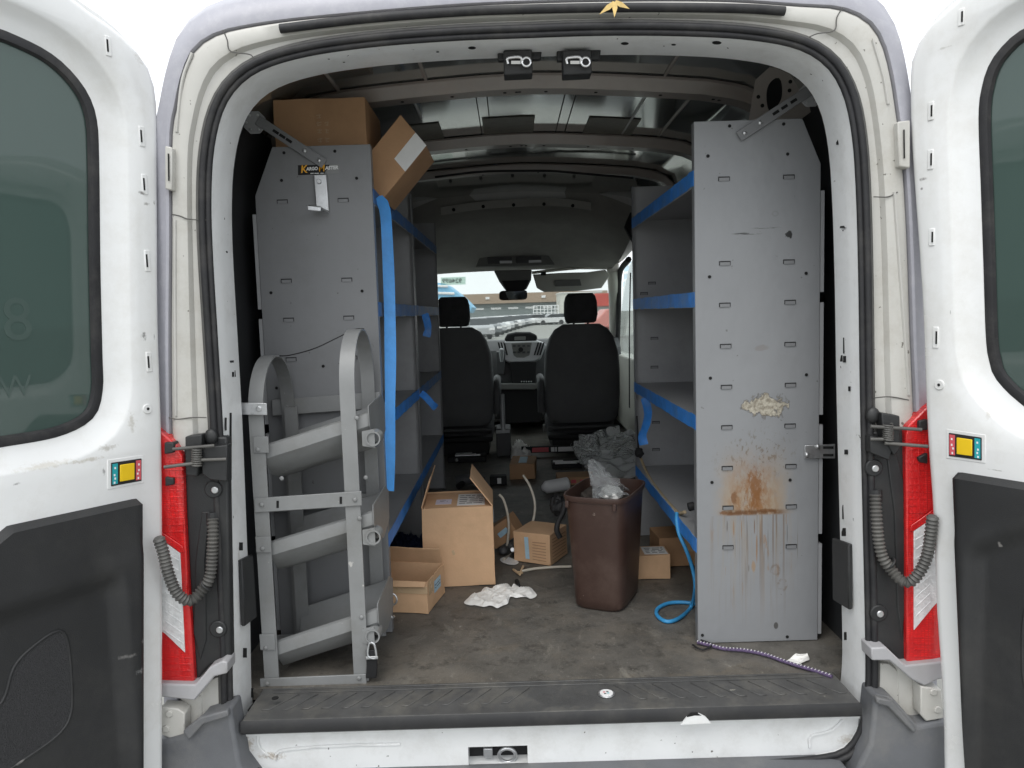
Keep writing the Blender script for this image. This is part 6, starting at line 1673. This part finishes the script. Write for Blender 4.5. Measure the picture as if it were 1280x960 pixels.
# ================================================================== small things further in
lv = thing('spirit_level', 'black and red long level lying across the aisle by the seats', 'tool')
a, b = PZ(652, 572), PZ(728, 574)
b_ = MB(); b_.box(a.x, b.x, a.y, a.y + .03, .03, .075); b_.build('level_body', M['black'], lv, bevel=.003)
for f0, f1, mm in ((.18, .46, 'redflat'), (.50, .56, 'whiteflat'), (.57, .60, 'whiteflat'), (.62, .88, 'paper')):
    MB().box(a.x + (b.x - a.x) * f0, a.x + (b.x - a.x) * f1, a.y - .002, a.y, .036, .068).build('level_marking', M[mm], lv)
t = thing('tool_case', 'dark tool tray with white tools lying before the passenger seat', 'tool tray')
a, b = PZ(690, 585), PZ(728, 587)
MB().box(a.x, b.x, a.y - .03, a.y + .12, .002, .03).build('tray', M['black'], t, bevel=.003)
for i, (f0, f1) in enumerate(((.1, .85), (.3, .95), (.05, .4))):
    MB().box(a.x + (b.x - a.x) * f0, a.x + (b.x - a.x) * f1, a.y - .03 + i * .035, a.y - .02 + i * .035, .030, .042).build('white_tool', M['whiteflat'], t, bevel=.002)
t = thing('wrench_set', 'dark case with steel tools under the driver seat', 'tools')
a, b = PZ(560, 579), PZ(608, 576)
MB().box(a.x, b.x, a.y, a.y + .14, .002, .04).build('case', M['black'], t, bevel=.004)
for i in range(3):
    MB().tube([Vector((a.x + .05, a.y + .01 + i * .035, .048)), Vector((b.x - .04 - i * .03, a.y + .015 + i * .035, .048))], .008, 8).build('steel_tool', M['zinc'], t, smooth=60)
MB().sphere((a.x + .06, a.y - .004, .02), .012, 10, 6).build('case_latch', M['zinc'], t, smooth=60)
t = thing('drill_bit_case', 'small black and white case beside the large box flap', 'case')
a = PZ(625, 607)
MB().box(a.x - .06, a.x + .04, a.y, a.y + .07, .002, .055).build('case_body', M['black'], t, bevel=.006)
MB().box(a.x - .015, a.x + .008, a.y - .002, a.y, .012, .045).build('case_label', M['paper'], t)
t = thing('dark_tool', 'dark power tool lying on the floor behind the large box', 'tool')
a = PZ(585, 608)
MB().tube(cat([Vector((a.x - .07, a.y, .035)), Vector((a.x, a.y, .04)), Vector((a.x + .10, a.y + .02, .035))], 12), [.03, .034, .036, .036, .034, .03, .028, .027, .026, .024, .02, .016], 14).build('tool_body', M['dash'], t, smooth=60)
MB().tube([Vector((a.x - .02, a.y, .03)), Vector((a.x - .05, a.y - .08, .02))], .018, 10).build('tool_grip', M['black'], t, smooth=60)
t = thing('white_bottle', 'white crushed plastic bottle lying behind the bin', 'bottle')
a = PZ(690, 618)
MB().tube([Vector((a.x - .05, a.y, .04)), Vector((a.x - .03, a.y + .01, .04)), Vector((a.x + .09, a.y + .06, .045)), Vector((a.x + .10, a.y + .065, .045))], [.018, .036, .038, .02], 14).build('bottle_body', M['whiteflat'], t, smooth=50)
floor_cloth('white_bag', 'small white plastic bag on the cab floor behind the far box', [(638,575),(645,562),(652,560),(660,566),(664,572),(650,576)], .06, M['cloth'], 21)
t = thing('valve_parts', 'dark valves and steel fittings in the gap between the boxes', 'fittings')
a = PZ(632, 695)
for i in range(5):
    MB().sphere((a.x + random.uniform(-.02, .06), a.y + random.uniform(-.01, .08), .02 + i * .008), .02, 10, 8, (1, 1.2, .8)).build('valve_body', M['dash'], t, smooth=60)
MB().cyl((a.x + .03, a.y - .01, .03), (0, -1, .3), .010, .03, 10).build('valve_stem', M['zinc'], t, bevel=.002)
floor_cloth('blue_cloth', 'dark blue cloth bundle under the lowest left shelf', [(478,690),(492,683),(512,681),(530,682),(534,690),(530,698),(500,698),(482,697)], .05, mat('navy_cloth', (.012, .02, .06), .9, var=.3, scale=20), 31)
line('small_gadget', 'small dark plug lying near the white rag', [PZ(646, 726, .008), PZ(648, 732, .008)], .008, M['black'], 'plug', 8)
# dry leaf caught in the strip over the opening
lf = thing('dry_leaf', 'dry yellow leaf tips caught in the strip above the opening', 'leaf')
for (u0, v0, u1, v1) in ((768, 3, 749, 18), (769, 2, 787, 11), (769, 2, 768, 22)):
    a, b = P(u0, v0, -.034), P(u1, v1, -.040); d = (b - a); sd = d.cross(Vector((0, 1, 0))).normalized() * .006
    MB().prism([a - sd * .7, a + d * .4 - sd, b, a + d * .4 + sd, a + sd * .7], (0, .0012, 0)).build('leaf_blade', M['leaf'], lf)
